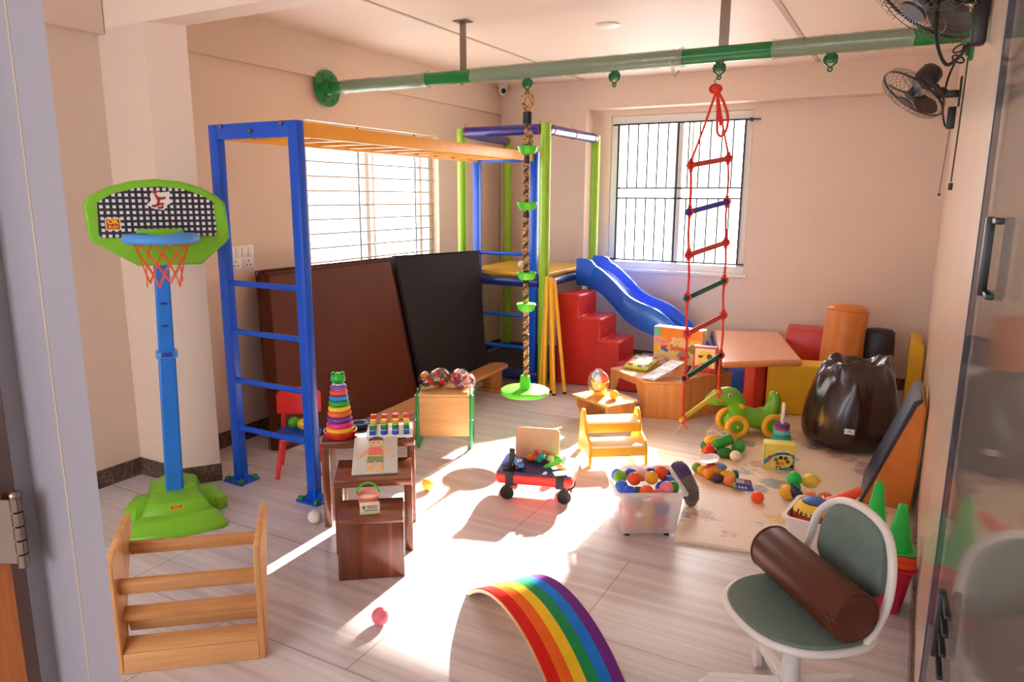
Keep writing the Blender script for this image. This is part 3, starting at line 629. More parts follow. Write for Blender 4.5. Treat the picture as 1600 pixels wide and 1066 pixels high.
em.bm.transform(M_); em.mi(1)
for p in ([(-.012,1.6), (.0,1.575), (-.004,1.552)], [(-.002,1.585), (.016,1.583), (.03,1.588)], [(-.004,1.556), (.02,1.56), (.014,1.542), (-.006,1.54)], [(-.004,1.556), (-.018,1.548), (-.03,1.55)]): em.tube([(x+BX, -.087, z) for x, z in p], .0055, 6)
em.sphere((BX-.013,-.087,1.612), (.01,.003,.01), 12, 8)
em.build('player_emblem', [m_wplas, pm('dark_red_print', (176,36,36), .5)], bd)
b = B(); b.prism(rrect(.062,.056,.006, cx=-.195, cy=1.468), .084, .0852, XZ); b.mi(1); b.prism(rrect(.054,.048,.004, cx=-.195, cy=1.468), .085, .086, XZ); b.bm.transform(M_)
m_oy = pm('logo_yellow', (250,196,40), .5); m_or = pm('logo_orange', (196,62,28), .5); lg = b.build('logo_sticker', [pm('logo_cream', (244,226,200), .5), m_or], bd, smooth=0)
F = RX(90)
text('logo_text', 'OK', .031, m_oy, lg, TR(-.195+BX,-.0865,1.478) @ F, bold=.0012); text('logo_text', 'PLAY', .017, m_oy, lg, TR(-.195+BX,-.0865,1.454) @ F, bold=.0006)
text('print_line', 'OK PLAY', .011, pm('small_red_print', (196,60,60), .5), bd, TR(.185+BX,-.0845,1.412) @ F)
B().box((BX-.005,-.1,1.43), (.2,.06,.03), bev=.008).build('rim_bracket', m_bg, bd)
RC = V(BX-.005,-.235,1.405)
b = B(); b.torus(RC, .142, .019, n=48, k=12, sq=.88); b.torus(RC+V(0,0,.012), .142, .012, n=48, k=10, sq=.88); b.build('rim', m_rim, t)
b = B(); levels = [(.118,-.012), (.1,-.065), (.084,-.115), (.076,-.16), (.074,-.195)]; N = 10
for i in range(N):
    for s in (1, -1):
        pts = []
        for j, (r, z) in enumerate(levels):
            a = 2*PI*(i+s*.5*j)/N; pts.append(RC+V(r*math.cos(a), r*.88*math.sin(a), z-(.02 if j == 4 and i % 2 else 0)))
        b.tube(smoothpath(pts, 3), .0026, 5)
for i in range(N):
    a = 2*PI*i/N; b.torus(RC+V(.128*math.cos(a), .113*math.sin(a), -.01), .014, .0026, RZ(math.degrees(a)) @ RX(90), n=10, k=5)
b.build('net', m_net, t)
b = B(); b.prism(rrect(.058,.05,.005), 0, .0012); b.mi(1); b.prism(rrect(.05,.042,.004), .001, .0018)
MB_ = TR(.0,-.195,.118) @ RX(38); b.bm.transform(MB_); lb = b.build('base_sticker', [m_oy, m_or], t, smooth=0)
text('sticker_text', 'OK', .026, m_oy, lb, MB_ @ TR(0,.008,.0022), bold=.001); text('sticker_text', 'PLAY', .014, m_oy, lb, MB_ @ TR(0,-.012,.0022), bold=.0005)
# ---------------------------------------------------------------- nesting tables
m_dark = wood('dark_sheesham_wood', (66,28,15), (150,82,48), 'x', .16, stripe=11, coat=.6); m_darkz = wood('dark_sheesham_upright', (66,28,15), (146,80,46), 'z', .2, stripe=14, coat=.4)
AT = 37.
def at(fx, fy, lx, ly, a=AT): c, s = math.cos(rad(a)), math.sin(rad(a)); return (fx+c*lx-s*ly, fy+s*lx+c*ly)
NL, NM, NS = (-2.372,2.443), (-2.128,2.257), (-1.966,2.092)
def nest(o, w_, d, h, lab, panel=False):
    t = thing('nesting_table', lab, 'table', (o[0], o[1], 0), AT, 'nesting tables')
    th = .034 if not panel else .022
    b = B(); b.box((w_/2, d/2, h-th/2), (w_, d, th), bev=.003); b.build('tabletop', m_dark, t)
    if panel:
        for y in (.011, d-.011): B().box((w_/2, y, (h-th)/2), (w_, .022, h-th), bev=.002).build('side_panel', m_darkz, t)
    else:
        for x in (.018, w_-.018): B().box((x, d/2, (h-th)/2), (.036, d, h-th), bev=.002).build('side_panel', m_darkz, t)
    return t
nest(NL, .445, .30, .435, 'tallest dark wood nesting table, carrying the ring stacker and the white peg board')
nest(NM, .345, .27, .355, 'middle dark wood nesting table, between the tallest and the smallest')
nest(NS, .275, .215, .272, 'smallest dark wood nesting table in front, carrying the little bucket', True)
# ring stacker
sx, sy = at(*NL, .085, .09)
t = thing('ring_stacker', 'tall rainbow ring stacking toy with a green frog head on the tallest dark table', 'stacking toy', (sx, sy, .435), AT)
B().lathe([(.05,0), (.068,.004), (.08,.022), (.082,.036), (.076,.036), (.07,.022), (.0,.02)], n=36).build('base', pm('toy_red', (228,46,44), .3), t)
rc = [(248,196,44), (238,52,140), (120,62,170), (246,110,60), (250,204,60), (40,176,70), (62,140,232), (240,84,60), (136,78,178)]
z = .04
for k, c in enumerate(rc):
    R = .069-k*.0036; r = .0145-.0003*k
    b = B(); b.torus((0,0,z), R-r, r, n=36, k=12); b.lathe([(.01,z-.006), (R-r,z-.01), (R-r,z+.01), (.01,z+.006)], n=24); b.build('ring', pm('toy_ring_%d' % k, c, .3), t); z += .0268
b = B(); b.sphere((0,0,z+.014), (.036,.033,.03)); b.sphere((-.022,-.004,z+.038), .0115, 12, 8); b.sphere((.022,-.004,z+.038), .0115, 12, 8)
hd = b.build('frog_head', pm('toy_frog_green', (44,190,70), .3), t)
b = B(); b.sphere((-.022,-.013,z+.04), .005, 10, 8); b.sphere((.022,-.013,z+.04), .005, 10, 8); b.tube([(-.016,-.03,z+.01), (0,-.034,z+.005), (.016,-.03,z+.01)], .0018, 5); b.build('face', m_black, hd)
# peg board with blocks
t = thing('peg_board', 'white peg board with rows of coloured blocks on the tallest dark table', 'peg board', (*at(*NL, .215, .012), .435), AT)
B().box((.11, .1, .012), (.225, .2, .014), bev=.003).build('board', m_white, t)
for s in (.02, .2): B().box((s, .1, .003), (.02,.19,.006)).build('foot', m_white, t)
bc = [(26,74,190), (34,146,70), (244,206,60), (232,60,50)]
for i in range(4):
    for j in range(4):
        h = .022+.013*j; x = .028+.055*i; y = .028+.046*j
        b = B()
        if i == 2: b.cyl((x,y,.018), (x,y,.018+h), .0165, n=20)
        elif i == 1: b.cyl((x,y,.018), (x,y,.018+h), .017, n=6)
        else: b.box((x,y,.018+h/2), (.029,.029,h), bev=.002)
        b.build('block', pm('block_%d' % j, bc[j], .4), t)
# blue ring handle
x, y = at(*NL, .165, .225)
b = B(); b.torus((0,0,.014), .042, .013, n=32); b.tube([(-.042,0,.014), (.042,0,.014)], .011, 8); o = place(b.build('toy_ring', pm('slate_blue_toy', (46,74,140), .35)), (x, y, .435), 70); tag(o, 'slate blue ring with a crossbar lying behind the ring stacker', 'toy')
# puzzle board
a0 = at(*NM, .075, .055); tl = math.degrees(math.atan2(.083, .262))
t = thing('puzzle_board', 'pale puzzle board with a boy figure leaning between the tallest and middle dark tables', 'puzzle', (a0[0], a0[1], .3572), 0, rot=(rad(tl), 0, rad(AT)))
B().box((.103, .135, .006), (.206, .275, .01), bev=.002).build('board', pm('pale_grey_board', (214,212,206), .3, var=.04), t)
sk = pm('puzzle_skin', (240,190,150), .3); q = [sk, pm('puzzle_hair', (70,66,84), .35), pm('puzzle_shirt', (240,120,100), .3), pm('puzzle_shorts', (120,150,110), .35), pm('puzzle_yellow', (244,210,90), .3)]
b = B()
def pat(poly, mi_, z=.0112): b.mi(mi_); b.prism([(x+.103, y+.135) for x, y in poly], z, z+.003)
pat(arc(0,.085,.034,0,360,20)[:-1], 0); pat(arc(0,.098,.036,10,170,12), 1, .0125); pat([(-.03,.05), (.03,.05), (.034,-.005), (-.034,-.005)], 2); pat([(-.034,-.007), (.034,-.007), (.034,-.018), (-.034,-.018)], 4)
pat([(-.034,-.02), (.034,-.02), (.038,-.062), (.006,-.062), (0,-.045), (-.006,-.062), (-.038,-.062)], 3)
for s in (-1, 1): pat([(s*.034,.046), (s*.05,.03), (s*.088,-.018), (s*.075,-.03), (s*.036,.02)], 0); pat([(s*.008,-.064), (s*.036,-.064), (s*.032,-.11), (s*.01,-.11)], 0); pat([(s*.006,-.112), (s*.04,-.112), (s*.036,-.125), (s*.006,-.125)], 4)
b.mi(1)
for s in (-1, 1): b.cyl((.103+s*.012, .135+.085, .014), (.103+s*.012, .135+.085, .0148), .004, n=10)
b.build('boy_figure', q, t, smooth=0)
# bucket and card on the small table
x, y = at(*NS, .125, .12)
t = thing('toy_bucket', 'small pink toy bucket with a green handle on the smallest dark table', 'bucket', (x, y, .272), AT)
B().lathe([(.034,.0), (.036,.002), (.046,.058), (.049,.06), (.049,.064), (.044,.063), (.034,.006), (.0,.005)], n=28).build('pail', [pm('salmon_pink_plastic', (244,150,120), .35, sss=.2)], t)
B().lathe([(.0,.05), (.043,.05), (.0,.054)], n=24).build('clay', pm('pale_pink_clay', (244,214,206), .5), t)
B().tube([V(.047*math.cos(a), .012, .06+.05*math.sin(a)) for a in [PI*i/14 for i in range(15)]], .0042, 7).build('handle', pm('handle_green', (70,196,70), .35), t)
x, y = at(*NS, .095, .045)
t = thing('game_card', 'cream card box with grey lettering leaning on the little pink bucket', 'card', (x, y, .273), AT, rot=(rad(-18), 0, rad(AT+3)))
B().box((.04, .006, .026), (.084, .012, .052), bev=.002).build('box', pm('cream_card', (238,226,196), .4), t)
b = B()
for xx, z, w_ in ((.05,.034,.045), (.05,.026,.04), (.044,.016,.055)): b.box((xx, -.0005, z), (w_,.001,.004))
b.sphere((.015,-.0005,.03), (.007,.001,.008), 10, 8); b.build('print', pm('grey_print', (120,116,100), .5), t, smooth=0)
B().box((.04,-.0005,.005), (.08,.001,.008)).build('stripe', pm('olive_stripe', (196,206,140), .5), t, smooth=0)
# ---------------------------------------------------------------- balls lying on the floor
ball(-1.615, 1.93, .0335, .0335, PNK, 'pink ball on the bare floor in front of the nesting tables')
ball(-2.45, 2.455, .0335, .0335, WHT, 'white ball on the floor left of the nesting tables')
ball(-2.20, 3.07, .0335, .0335, (250,236,90), 'yellow ball on the sunlit floor right of the nesting tables')
ball(-.56, 3.755, .043, .0335, (250,86,36), 'orange ball on the play mat in front of the picture box')
# ---------------------------------------------------------------- red chair with a blue seat
m_kred = pm('red_chair_plastic', (226,42,34), .35); m_kblue = pm('blue_seat_plastic', (22,84,206), .3)
t = thing('child_chair', 'red plastic child chair with a round blue seat behind the blue climbing frame', 'chair', (-3.02,2.935,0), 40); t.scale = (.95, .95, .92)
b = B(); b.lathe([(.0,.245), (.12,.245), (.135,.252), (.138,.264), (.128,.272), (.1,.268), (.0,.264)], n=36); b.build('seat', m_kblue, t)
B().box((0,0,.238), (.2,.2,.02), bev=.008).build('seat_frame', m_kred, t)
for sx_ in (-1, 1):
    for sy_ in (-1, 1): B().tube([(sx_*.09, sy_*.085, .24), (sx_*.125, sy_*.125, .004)], [.017,.013], 10).build('leg', m_kred, t)
b = B(); n = 10; rings = []
for i in range(n+1):
    u = -1+2*i/n; x = u*.135; yy = .135-.035*u*u; ht = .515-.03*abs(u)**3; lo = .34+.02*u*u
    rings.append([V(x,yy-.007,lo), V(x,yy+.007,lo), V(x,yy+.03,ht), V(x,yy+.016,ht)])
b.loft(rings)
for s in (-1, 1): b.tube([(s*.1,.1,.24), (s*.1,.12,.37)], .012, 8)
b.build('backrest', m_kred, t, bev=.005)
ball(-3.075, 2.955, .25+.0335, .0335, (72,176,48), 'green ball on the blue seat of the red child chair')
ball(-3.005, 2.96, .25+.0335, .0335, YEL, 'yellow ball on the blue seat of the red child chair, beside the green one')
# ---------------------------------------------------------------- balance bench
m_oak = wood('honey_oak', (176,112,62), (226,168,108), 'y', .4, stripe=12); m_oakx = wood('honey_oak_x', (158,100,54), (216,156,98), 'x', .4, stripe=16); m_oakz = wood('honey_oak_z', (158,98,54), (212,150,92), 'z', .4, stripe=18)
t = thing('balance_bench', 'long low wooden balance bench lying in front of the gym mats', 'bench', (-2.90,4.36,0), 3.2)
b = B(); b.prism(arc(0,.80,.085,0,180,12)+arc(0,-.86,.085,180,360,12), .176, .202); b.build('plank', m_oak, t, bev=.005)
for y in (-.72, .70):
    b = B(); b.box((0, y, .088), (.13, .11, .176), bev=.008); b.box((0, y, .012), (.22, .15, .024), bev=.006); b.build('foot', m_oakz, t)
# ---------------------------------------------------------------- green stool with toy jars
m_beech = wood('pale_beech', (214,160,96), (238,190,124), 'x', .4); m_gtube = pm('green_tube_paint', (38,150,84), .3)
SO = (-2.62, 3.565); SA = 29.
t = thing('activity_stool', 'beech box stool with green metal tube sides behind the nesting tables', 'stool', (SO[0], SO[1], 0), SA)
b = B(); b.box((.165,.145,.358), (.325,.27,.016), bev=.003); b.build('top_board', m_beech, t)
B().box((.165,.015,.22), (.315,.016,.26), bev=.003).build('front_board', m_beech, t)
for x in (-.005, .335):
    b = B(); q = rrect(.27, .352, .03, cx=.145, cy=.188); b.tube([(x, p, z) for p, z in q], .0105, 8, True); fr_ = b.build('side_tube', m_gtube, t)
    for y, z in ((.02,.36), (.145,.366), (.27,.36), (.01,.2)): B().cyl((x-.016, y, z), (x+.016, y, z), .006, n=8).build('bolt', m_wplas, fr_)
def jar(lx, ly, rz, lab, cols):
    c = at(*SO, lx, ly, SA); t = thing('toy_jar', lab, 'jar', (c[0], c[1], .366), 0, 'clear jars on the green stool', rot=(0, 0, rad(rz))); t.scale = (1.2,)*3
    M = TR(0,0,.0565) @ RY(90)
    B().lathe([(.0,-.088), (.028,-.084), (.042,-.066), (.045,-.05), (.036,-.026), (.034,-.018), (.046,.004), (.054,.03), (.05,.058), (.03,.08), (.0,.085)], M=M, n=28).build('filling', speck_mat('jar_bits_%s' % rz, cols, 62), t)
    B().lathe([(.0,-.091), (.03,-.087), (.0445,-.067), (.048,-.05), (.039,-.026), (.037,-.018), (.049,.004), (.0565,.03), (.053,.06), (.032,.084), (.0,.088)], M=M, n=28).build('clear_jar', film('clear_jar_plastic', gloss=.07, rough=.06), t)
CO = [(186,24,24), (200,60,30), (30,104,44), (30,30,110), (220,160,40), (120,20,40), (24,70,60)]
jar(.09, .17, 60, 'clear double-bulb jar of red, green and blue bits, left on the green tube stool', CO)
jar(.28, .14, 150, 'clear double-bulb jar of pink and white bits, right on the green tube stool', [(206,60,60), (226,150,140), (60,60,150), (230,190,176), (190,40,50), (96,130,90), (226,200,196)])
# ---------------------------------------------------------------- foreground wooden step frame
m_acx = wood('acacia_rail', (178,118,68), (236,180,120), 'x', .4, stripe=5); m_acz = wood('acacia_side', (184,124,70), (240,184,122), 'z', .4, stripe=8)
WA = 39.8
t = thing('wooden_step_frame', 'wooden slatted step frame in the left foreground beside the doorway', 'step frame', (-2.212,1.285,0), WA)
side = [(-.02,0), (.045,0), (.085,.20), (.20,.44), (.205,.485), (.185,.485), (.01,.43), (-.02,.40)]
for x in (0, .463): b = B(); b.prism(side, x-.011, x+.011, YZ); b.build('side_panel', m_acz, t, bev=.004)
for y, z, d, h, r in ((.165,.372,.022,.045,0), (.03,.297,.03,.05,15), (.04,.19,.05,.026,20), (.075,.135,.018,.07,20), (.02,.075,.075,.02,30), (-.01,.035,.018,.07,-5)):
    B().box((.2315, y, z), (.441, d, h), (r,0,0), bev=.004).build('slat', m_acx, t)
# ---------------------------------------------------------------- rainbow board
m_ply = wood('birch_ply', (214,164,108), (240,200,146), 'x', .45)
t = thing('rainbow_board', 'curved balance board with six rainbow felt stripes in the foreground', 'balance board', (-1.045,2.142,0), -36.4)
RR, RH, RW = .587, .155, .266; RT = [.42+PI/2*0 for _ in range(1)]
tm = math.acos((RR-RH)/RR)
def archp(r, th): return (r*math.sin(th), RH-RR+r*math.cos(th))
N = 36; b = B(); rings = []
for i in range(N+1):
    th = -tm+2*tm*i/N; xo, zo = archp(RR, th); xi, zi = archp(RR-.013, th); rings.append([V(xo,-RW/2,zo), V(xo,RW/2,zo), V(xi,RW/2,zi), V(xi,-RW/2,zi)])
b.loft(rings); b.build('ply_arch', m_ply, t, smooth=50)
fc = [(226,44,40), (244,112,44), (248,206,54), (42,150,92), (44,130,232), (118,56,150)]
for k in range(6):
    y0 = -RW/2+.004+k*(RW-.008)/6; y1 = y0+(RW-.008)/6; rings = []
    for i in range(N+1):
        th = -tm+2*tm*i/N; rings.append([V(*((lambda p: (p[0], yy, p[1]))(archp(rr, th)))) for yy, rr in ((y0,RR-.001), (y0,RR+.003), (y1,RR+.003), (y1,RR-.001))])
    B().loft(rings).build('felt_stripe', pm('felt_%d' % k, fc[k], .9, bump=.15, bscale=300, spec=.1), t, smooth=50)
# ---------------------------------------------------------------- scooter board with toys
t = thing('scooter_board', 'red and navy padded scooter board on black casters, loaded with little toys', 'scooter board', (-1.645,3.325,0), 17)
B().box((0,0,.13), (.42,.30,.064), bev=.025, seg=4).build('cushion', pm('red_orange_vinyl', (232,64,54), .4), t)
B().box((0,0,.162), (.405,.285,.014), bev=.006).build('top_cover', pm('navy_vinyl', (40,38,96), .35), t)
for x in (-.13, .14):
    b = B(); b.tube([(x,-.152,.098), (x,-.152,.162), (x,-.146,.171), (x,.146,.171), (x,.152,.162), (x,.152,.098)], .021, 4, flat=.12, up=(1,0,0)); b.build('strap', m_black, t)
b = B(); b.box((-.135,-.05,.215), (.03,.006,.1), (-8,0,0)); b.box((-.135,-.09,.176), (.09,.05,.012), (0,0,20), bev=.003); b.build('strap_end', m_black, t)
for x in (-.15, .16):
    for y in (-.1, .1):
        b = B(); b.cyl((x,y-.014,.038), (x,y+.014,.038), .038, n=24); b.cyl((x,y,.03), (x,y,.102), .013); b.build('caster', m_black, t)
def onb(lx, ly, z=.1395): c = at(-1.645, 3.325, lx, ly, 17); return (c[0], c[1], z+.03)
o = B().prism(rrect(.245,.17,.022), 0, .012, RX(84)).build('display_board', pm('tan_board', (214,170,134), .4, var=.1, scale=8), smooth=30); place(o, V(*onb(-.02,.10))+V(0,0,.087), 17); tag(o, 'tan rounded board standing upright at the back of the scooter board', 'board')
t = thing('toy_car', 'small light blue toy car with eyes on the windscreen, on the scooter board', 'toy car', onb(-.09,-.09,.147), 17-55)
b = B(); b.box((0,0,.02), (.075,.04,.022), bev=.01, seg=3); b.box((-.008,0,.042), (.044,.036,.026), bev=.011, seg=3); b.build('body', pm('toy_light_blue', (86,150,226), .3), t)
for x in (-.024, .026):
    for y in (-.021, .021): b = B(); b.cyl((x,y-.004,.011), (x,y+.004,.011), .0115, n=16); b.mi(1); b.cyl((x,y-.005,.011), (x,y+.005,.011), .0055, n=10); b.build('wheel', [m_black, pm('hub_tan', (220,170,110), .4)], t)
b = B(); b.box((.0155,0,.044), (.004,.03,.014), (0,-12,0), bev=.002); b.mi(1); b.sphere((.018,-.007,.044), (.002,.003,.004), 8, 6); b.sphere((.018,.007,.044), (.002,.003,.004), 8, 6); b.build('windscreen', [m_wplas, m_black], t)
B().sphere((-.01,0,.056), .005, 8, 6).build('roof_light', pm('toy_red_lamp', (220,60,80), .3), t)
t = thing('toy_caterpillar', 'teal, red and orange toy caterpillar at the middle of the scooter board', 'toy', onb(-.005,.03), 10)
for x, z, r, c in ((-.045,.02,.02,(236,150,50)), (-.018,.024,.02,(226,84,50)), (.006,.02,.021,(40,166,170)), (.026,.038,.02,(40,170,176))): B().sphere((x,0,z), r, 16, 12).build('segment', pm('cater_%d' % c[0], c, .35), t)
b = B(); b.sphere((-.012,.004,.055), (.012,.012,.014), 12, 8); b.sphere((.033,0,.066), (.006,.006,.009), 10, 8); b.build('red_knob', pm('toy_red', (228,46,44), .3), t)
b = B(); b.sphere((.042,-.01,.046), .008, 12, 8); b.mi(1); b.sphere((.048,-.013,.046), .0042, 8, 6); b.build('eye', [m_wplas, m_black], t)
t = thing('toy_pistol', 'lime green and yellow toy water pistol lying on the right of the scooter board', 'toy', onb(.10,-.03,.142), 0, rot=(rad(70), rad(-28), rad(17)))
b = B(); b.box((0,.02,.012), (.11,.026,.018), bev=.008); b.box((-.06,.02,.012), (.03,.016,.014), bev=.005); b.sphere((.03,.038,.012), (.018,.016,.012), 12, 8); b.build('barrel', m_lime, t)
b = B(); b.hexa([(.005,.01,.005), (.035,.01,.005), (.035,.01,.019), (.005,.01,.019)], [(.03,-.045,.005), (.06,-.04,.005), (.06,-.04,.019), (.03,-.045,.019)]); b.build('grip', pm('toy_amber', (244,190,60), .35), t, bev=.004)
o = B().box((0,0,.005), (.075,.05,.01), bev=.004).build('toy_bone', [m_wplas]); place(o, onb(.14,-.125,.142), 40); tag(o, 'white toy plaque on the right strap of the scooter board', 'toy')
o = B().sphere((0,0,.02), (.03,.02,.02), 14, 10).build('toy_shell', pm('beige_toy', (216,186,140), .5)); place(o, onb(.06,.05), 10); tag(o, 'beige lump toy behind the lime toy pistol', 'toy')
# ---------------------------------------------------------------- yellow step stool
m_ystool = pm('yellow_stool_paint', (250,196,60), .35, var=.03)
t = thing('step_stool', 'yellow two-step stool with sunlight painted into its pale treads', 'step stool', (-1.545,3.83,0), 35)
sp_ = [(0,0), (.018,0), (.03,.10), (.055,.155), (.1,.17), (.11,.23), (.115,.262), (.14,.272), (.165,.255), (.175,.2), (.225,0), (.195,0), (.165,.09), (.06,.06)]
sp_ = [(-.015,0), (.03,0), (.05,.05), (.26,.05), (.285,0), (.33,0), (.30,.14), (.27,.26), (.25,.295), (.215,.305), (.19,.295), (.165,.26), (.125,.18), (.02,.15), (-.005,.10)]
for x in (0, .345): b = B(); b.prism(sp_, x-.009, x+.009, YZ); b.build('side_panel', m_ystool, t, bev=.004)
m_ytread = pm('painted_sunlit_tread', (252,236,200), .4, var=.02)  # sunlight painted into the tread colour, paler than the yellow stool
for y, z, d in ((.075,.125,.17), (.20,.235,.15)):
    B().box((.1725, y, z), (.33,d,.014), bev=.004).build('tread', m_ytread, t); B().box((.1725, y-d/2+.008, z-.034), (.33,.014,.058), bev=.003).build('riser', m_ystool, t)
# ---------------------------------------------------------------- ball tub
m_tub = pm('frosted_tub_plastic', (246,240,238), .3, trans=.0, var=.01)
def tubmat():
    k = NT('frosted_translucent_tub'); t = k.t; out = [n for n in t.nodes if n.type == 'OUTPUT_MATERIAL'][0]
    a = k.n('ShaderNodeBsdfTranslucent'); a.inputs[0].default_value = (.9,.87,.87,1); d = k.n('ShaderNodeBsdfTransparent'); d.inputs[0].default_value = (.95,.93,.93,1)
    m1 = k.n('ShaderNodeMixShader'); m1.inputs[0].default_value = .55; k.l(a.outputs[0], m1.inputs[1]); k.l(d.outputs[0], m1.inputs[2])
    k.b.inputs['Base Color'].default_value = (.86,.84,.85,1); k.b.inputs['Roughness'].default_value = .3
    no = k.n('ShaderNodeTexNoise', Scale=30.0); k.l(k.coord(), no.inputs['Vector']); k.bump(no.outputs['Fac'], .03)
    m2 = k.n('ShaderNodeMixShader'); m2.inputs[0].default_value = .28; k.l(m1.outputs[0], m2.inputs[1]); k.l(k.b.outputs[0], m2.inputs[2]); k.l(m2.outputs[0], out.inputs['Surface']); return k.m
m_frost = tubmat()
TA = 30.; TO = (-1.073, 3.0)
t = thing('ball_tub', 'white translucent plastic tub filled with coloured play balls', 'tub', (TO[0], TO[1], 0), TA)
def ring(w_, d, z, ins=0., rr=.02): return [V(x+.165, y+.175, z) for x, y in rrect(w_-2*ins, d-2*ins, rr, 4)]
b = B(); b.loft([ring(.01,.01,.02,0,.004), ring(.23,.255,.02), ring(.262,.287,.024), ring(.268,.293,.034), ring(.315,.345,.235)], cap=False); b.build('tub_body', m_frost, t, smooth=50)
b = B(); b.loft([ring(.318,.348,.228), ring(.345,.375,.23), ring(.348,.378,.24), ring(.318,.348,.244)], cap=False, closed=True); b.build('rim', m_frost, t, smooth=30)
for x in (.07, .26):
    for y in (.07, .28): B().cyl((x,y,0), (x,y,.02), .014, n=14).build('foot', m_black, t)
gb = 'play balls in the white tub'
tb = [(.075,.075,.215,BLU,'glossy blue ball at the near left corner of the white tub'), (.155,.065,.222,ORG,'orange ball at the near rim of the white tub, second from the left'), (.215,.07,.20,PNK,'pink ball low at the near rim of the white tub'), (.255,.085,.232,(244,140,160),'pink ball standing proud near the right front of the white tub'), (.295,.13,.215,(52,170,50),'green ball at the right rim of the white tub'),
      (.05,.15,.212,(60,120,230),'blue ball at the left rim of the white tub'), (.055,.225,.232,(130,204,56),'lime ball at the left rim of the white tub'), (.115,.17,.245,ORG,'orange ball left of centre on the heap in the white tub'), (.195,.15,.258,(250,184,50),'amber ball on top of the heap in the white tub'), (.165,.235,.24,(244,206,206),'pale pink ball behind the amber one in the white tub'),
      (.255,.21,.262,(250,92,40),'orange ball highest on the heap at the back right of the white tub'), (.25,.15,.205,(62,110,230),'blue ball half hidden under the pink one in the white tub'), (.295,.21,.21,(58,120,232),'blue ball at the right rear of the white tub'), (.22,.28,.225,BLU,'blue ball at the back rim of the white tub'), (.12,.285,.22,(50,100,220),'blue ball at the back left of the white tub'), (.125,.12,.19,(40,120,60),'dark green ball deep between orange balls in the white tub'), (.29,.28,.22,(90,60,170),'purple ball in the far right corner of the white tub'), (.055,.29,.215,BLU,'blue ball in the far left corner of the white tub')]
for lx, ly, z, c, l in tb: x, y = at(*TO, lx, ly, TA); ball(x, y, z, .0335, c, l, gb)
lowc = [ORG, (250,196,60), PNK, WHT, (90,110,220), (246,120,80), GRN, PNK, ORG, YEL, BLU, WHT, ORG, PNK, (90,110,220)]; i = 0
for z in (.064, .13):
    for lx, ly in ((.09,.085), (.165,.08), (.24,.085), (.09,.17), (.24,.17), (.09,.255), (.165,.26), (.24,.255)):
        if i >= 15: break
        x, y = at(*TO, lx, ly, TA); ball(x, y, z, .0335, lowc[i], 'play ball dimly seen through the translucent wall of the white tub', 'play balls buried in the white tub'); i += 1
# spiky roller
m_spk = pm('purple_grey_rubber', (92,70,132), .5); m_spg = pm('grey_rubber', (128,122,128), .5)
t = thing('spiky_arch', 'purple and grey spiky rubber massage arch on the play mat behind the white tub', 'massage arch', (-.86,3.55,.018), 0)
pth = smoothpath([(-.09,.03,.165), (-.07,.02,.18), (-.035,.0,.145), (.0,-.01,.085), (.005,-.02,.035)], 5); half = len(pth)//2
for nm, pp, m_ in (('purple_half', pth[:half+1], m_spk), ('grey_half', pth[half:], m_spg)):
    b = B(); b.tube(pp, .036, 16)
    if nm == 'grey_half': b.sphere(pp[-1], .034, 14, 10)
    for i in range(len(pp)-1):
        p = pp[i]; tdir = (pp[i+1]-p).normalized(); u = V(1,0,.2); u = (u-tdir*u.dot(tdir)).normalized(); v = tdir.cross(u)
        for k in range(14):
            for h in (0, .5):
                a = 2*PI*(k+h)/14; c = p.lerp(pp[i+1], h)+(u*math.cos(a)+v*math.sin(a))*.036; b.tube([c, c+(u*math.cos(a)+v*math.sin(a))*.005], [.0034,.0012], 5)
    b.build(nm, m_, t)
# ---------------------------------------------------------------- play mat
MA = 7.
b = B(); b.prism([(-.83,3.13), (.145,3.30), (.145,6.25), (-1.02,6.15), (-1.09,4.85)], .0, .018)
o = b.build('play_mat', [playmat_mat()], smooth=0, bev=.004); tag(o, 'cream foam play mat with small pastel prints on the floor at the right', 'play mat')
MZ = .018
# ---------------------------------------------------------------- dinosaur ride-on
m_dino = pm('dino_green_plastic', (112,186,44), .3, var=.03, coat=.2); m_whl = pm('dino_yellow_wheel', (244,184,56), .35)
t = thing('dinosaur_ride_on', 'green dinosaur ride-on toy with yellow wheels on the play mat', 'ride-on toy', (-.83,4.88,MZ), 33); t.scale = (.94,)*3
spn = [(-.295,.262,.034,.036), (-.255,.275,.055,.052), (-.19,.288,.066,.062), (-.135,.282,.07,.064), (-.10,.245,.066,.062), (-.085,.20,.06,.066), (-.045,.155,.066,.076), (.04,.122,.072,.08), (.115,.122,.072,.078), (.165,.165,.06,.066), (.185,.225,.048,.052), (.185,.27,.042,.044), (.175,.30,.028,.03)]
b = B(); pts = smoothpath([(x,0,z) for x, z, r1, r2 in spn], 3); rr = smoothpath([(r1,r2,0) for x, z, r1, r2 in spn], 3); rings = []
for i, p in enumerate(pts):
    tt = (pts[min(i+1, len(pts)-1)]-pts[max(i-1, 0)]).normalized(); nn = V(-tt.z, 0, tt.x)
    rings.append([p+nn*math.cos(a)*rr[i].x+V(0,1,0)*math.sin(a)*rr[i].y for a in [2*PI*k/20 for k in range(20)]])
b.loft(rings); b.sphere((-.295,0,.262), (.033,.036,.034), 16, 10); b.sphere((.173,0,.296), (.027,.03,.026), 16, 10)
for x in (-.10, .13): b.sphere((x,0,.10), (.075,.07,.08), 18, 12)
b.build('body', m_dino, t, smooth=60)
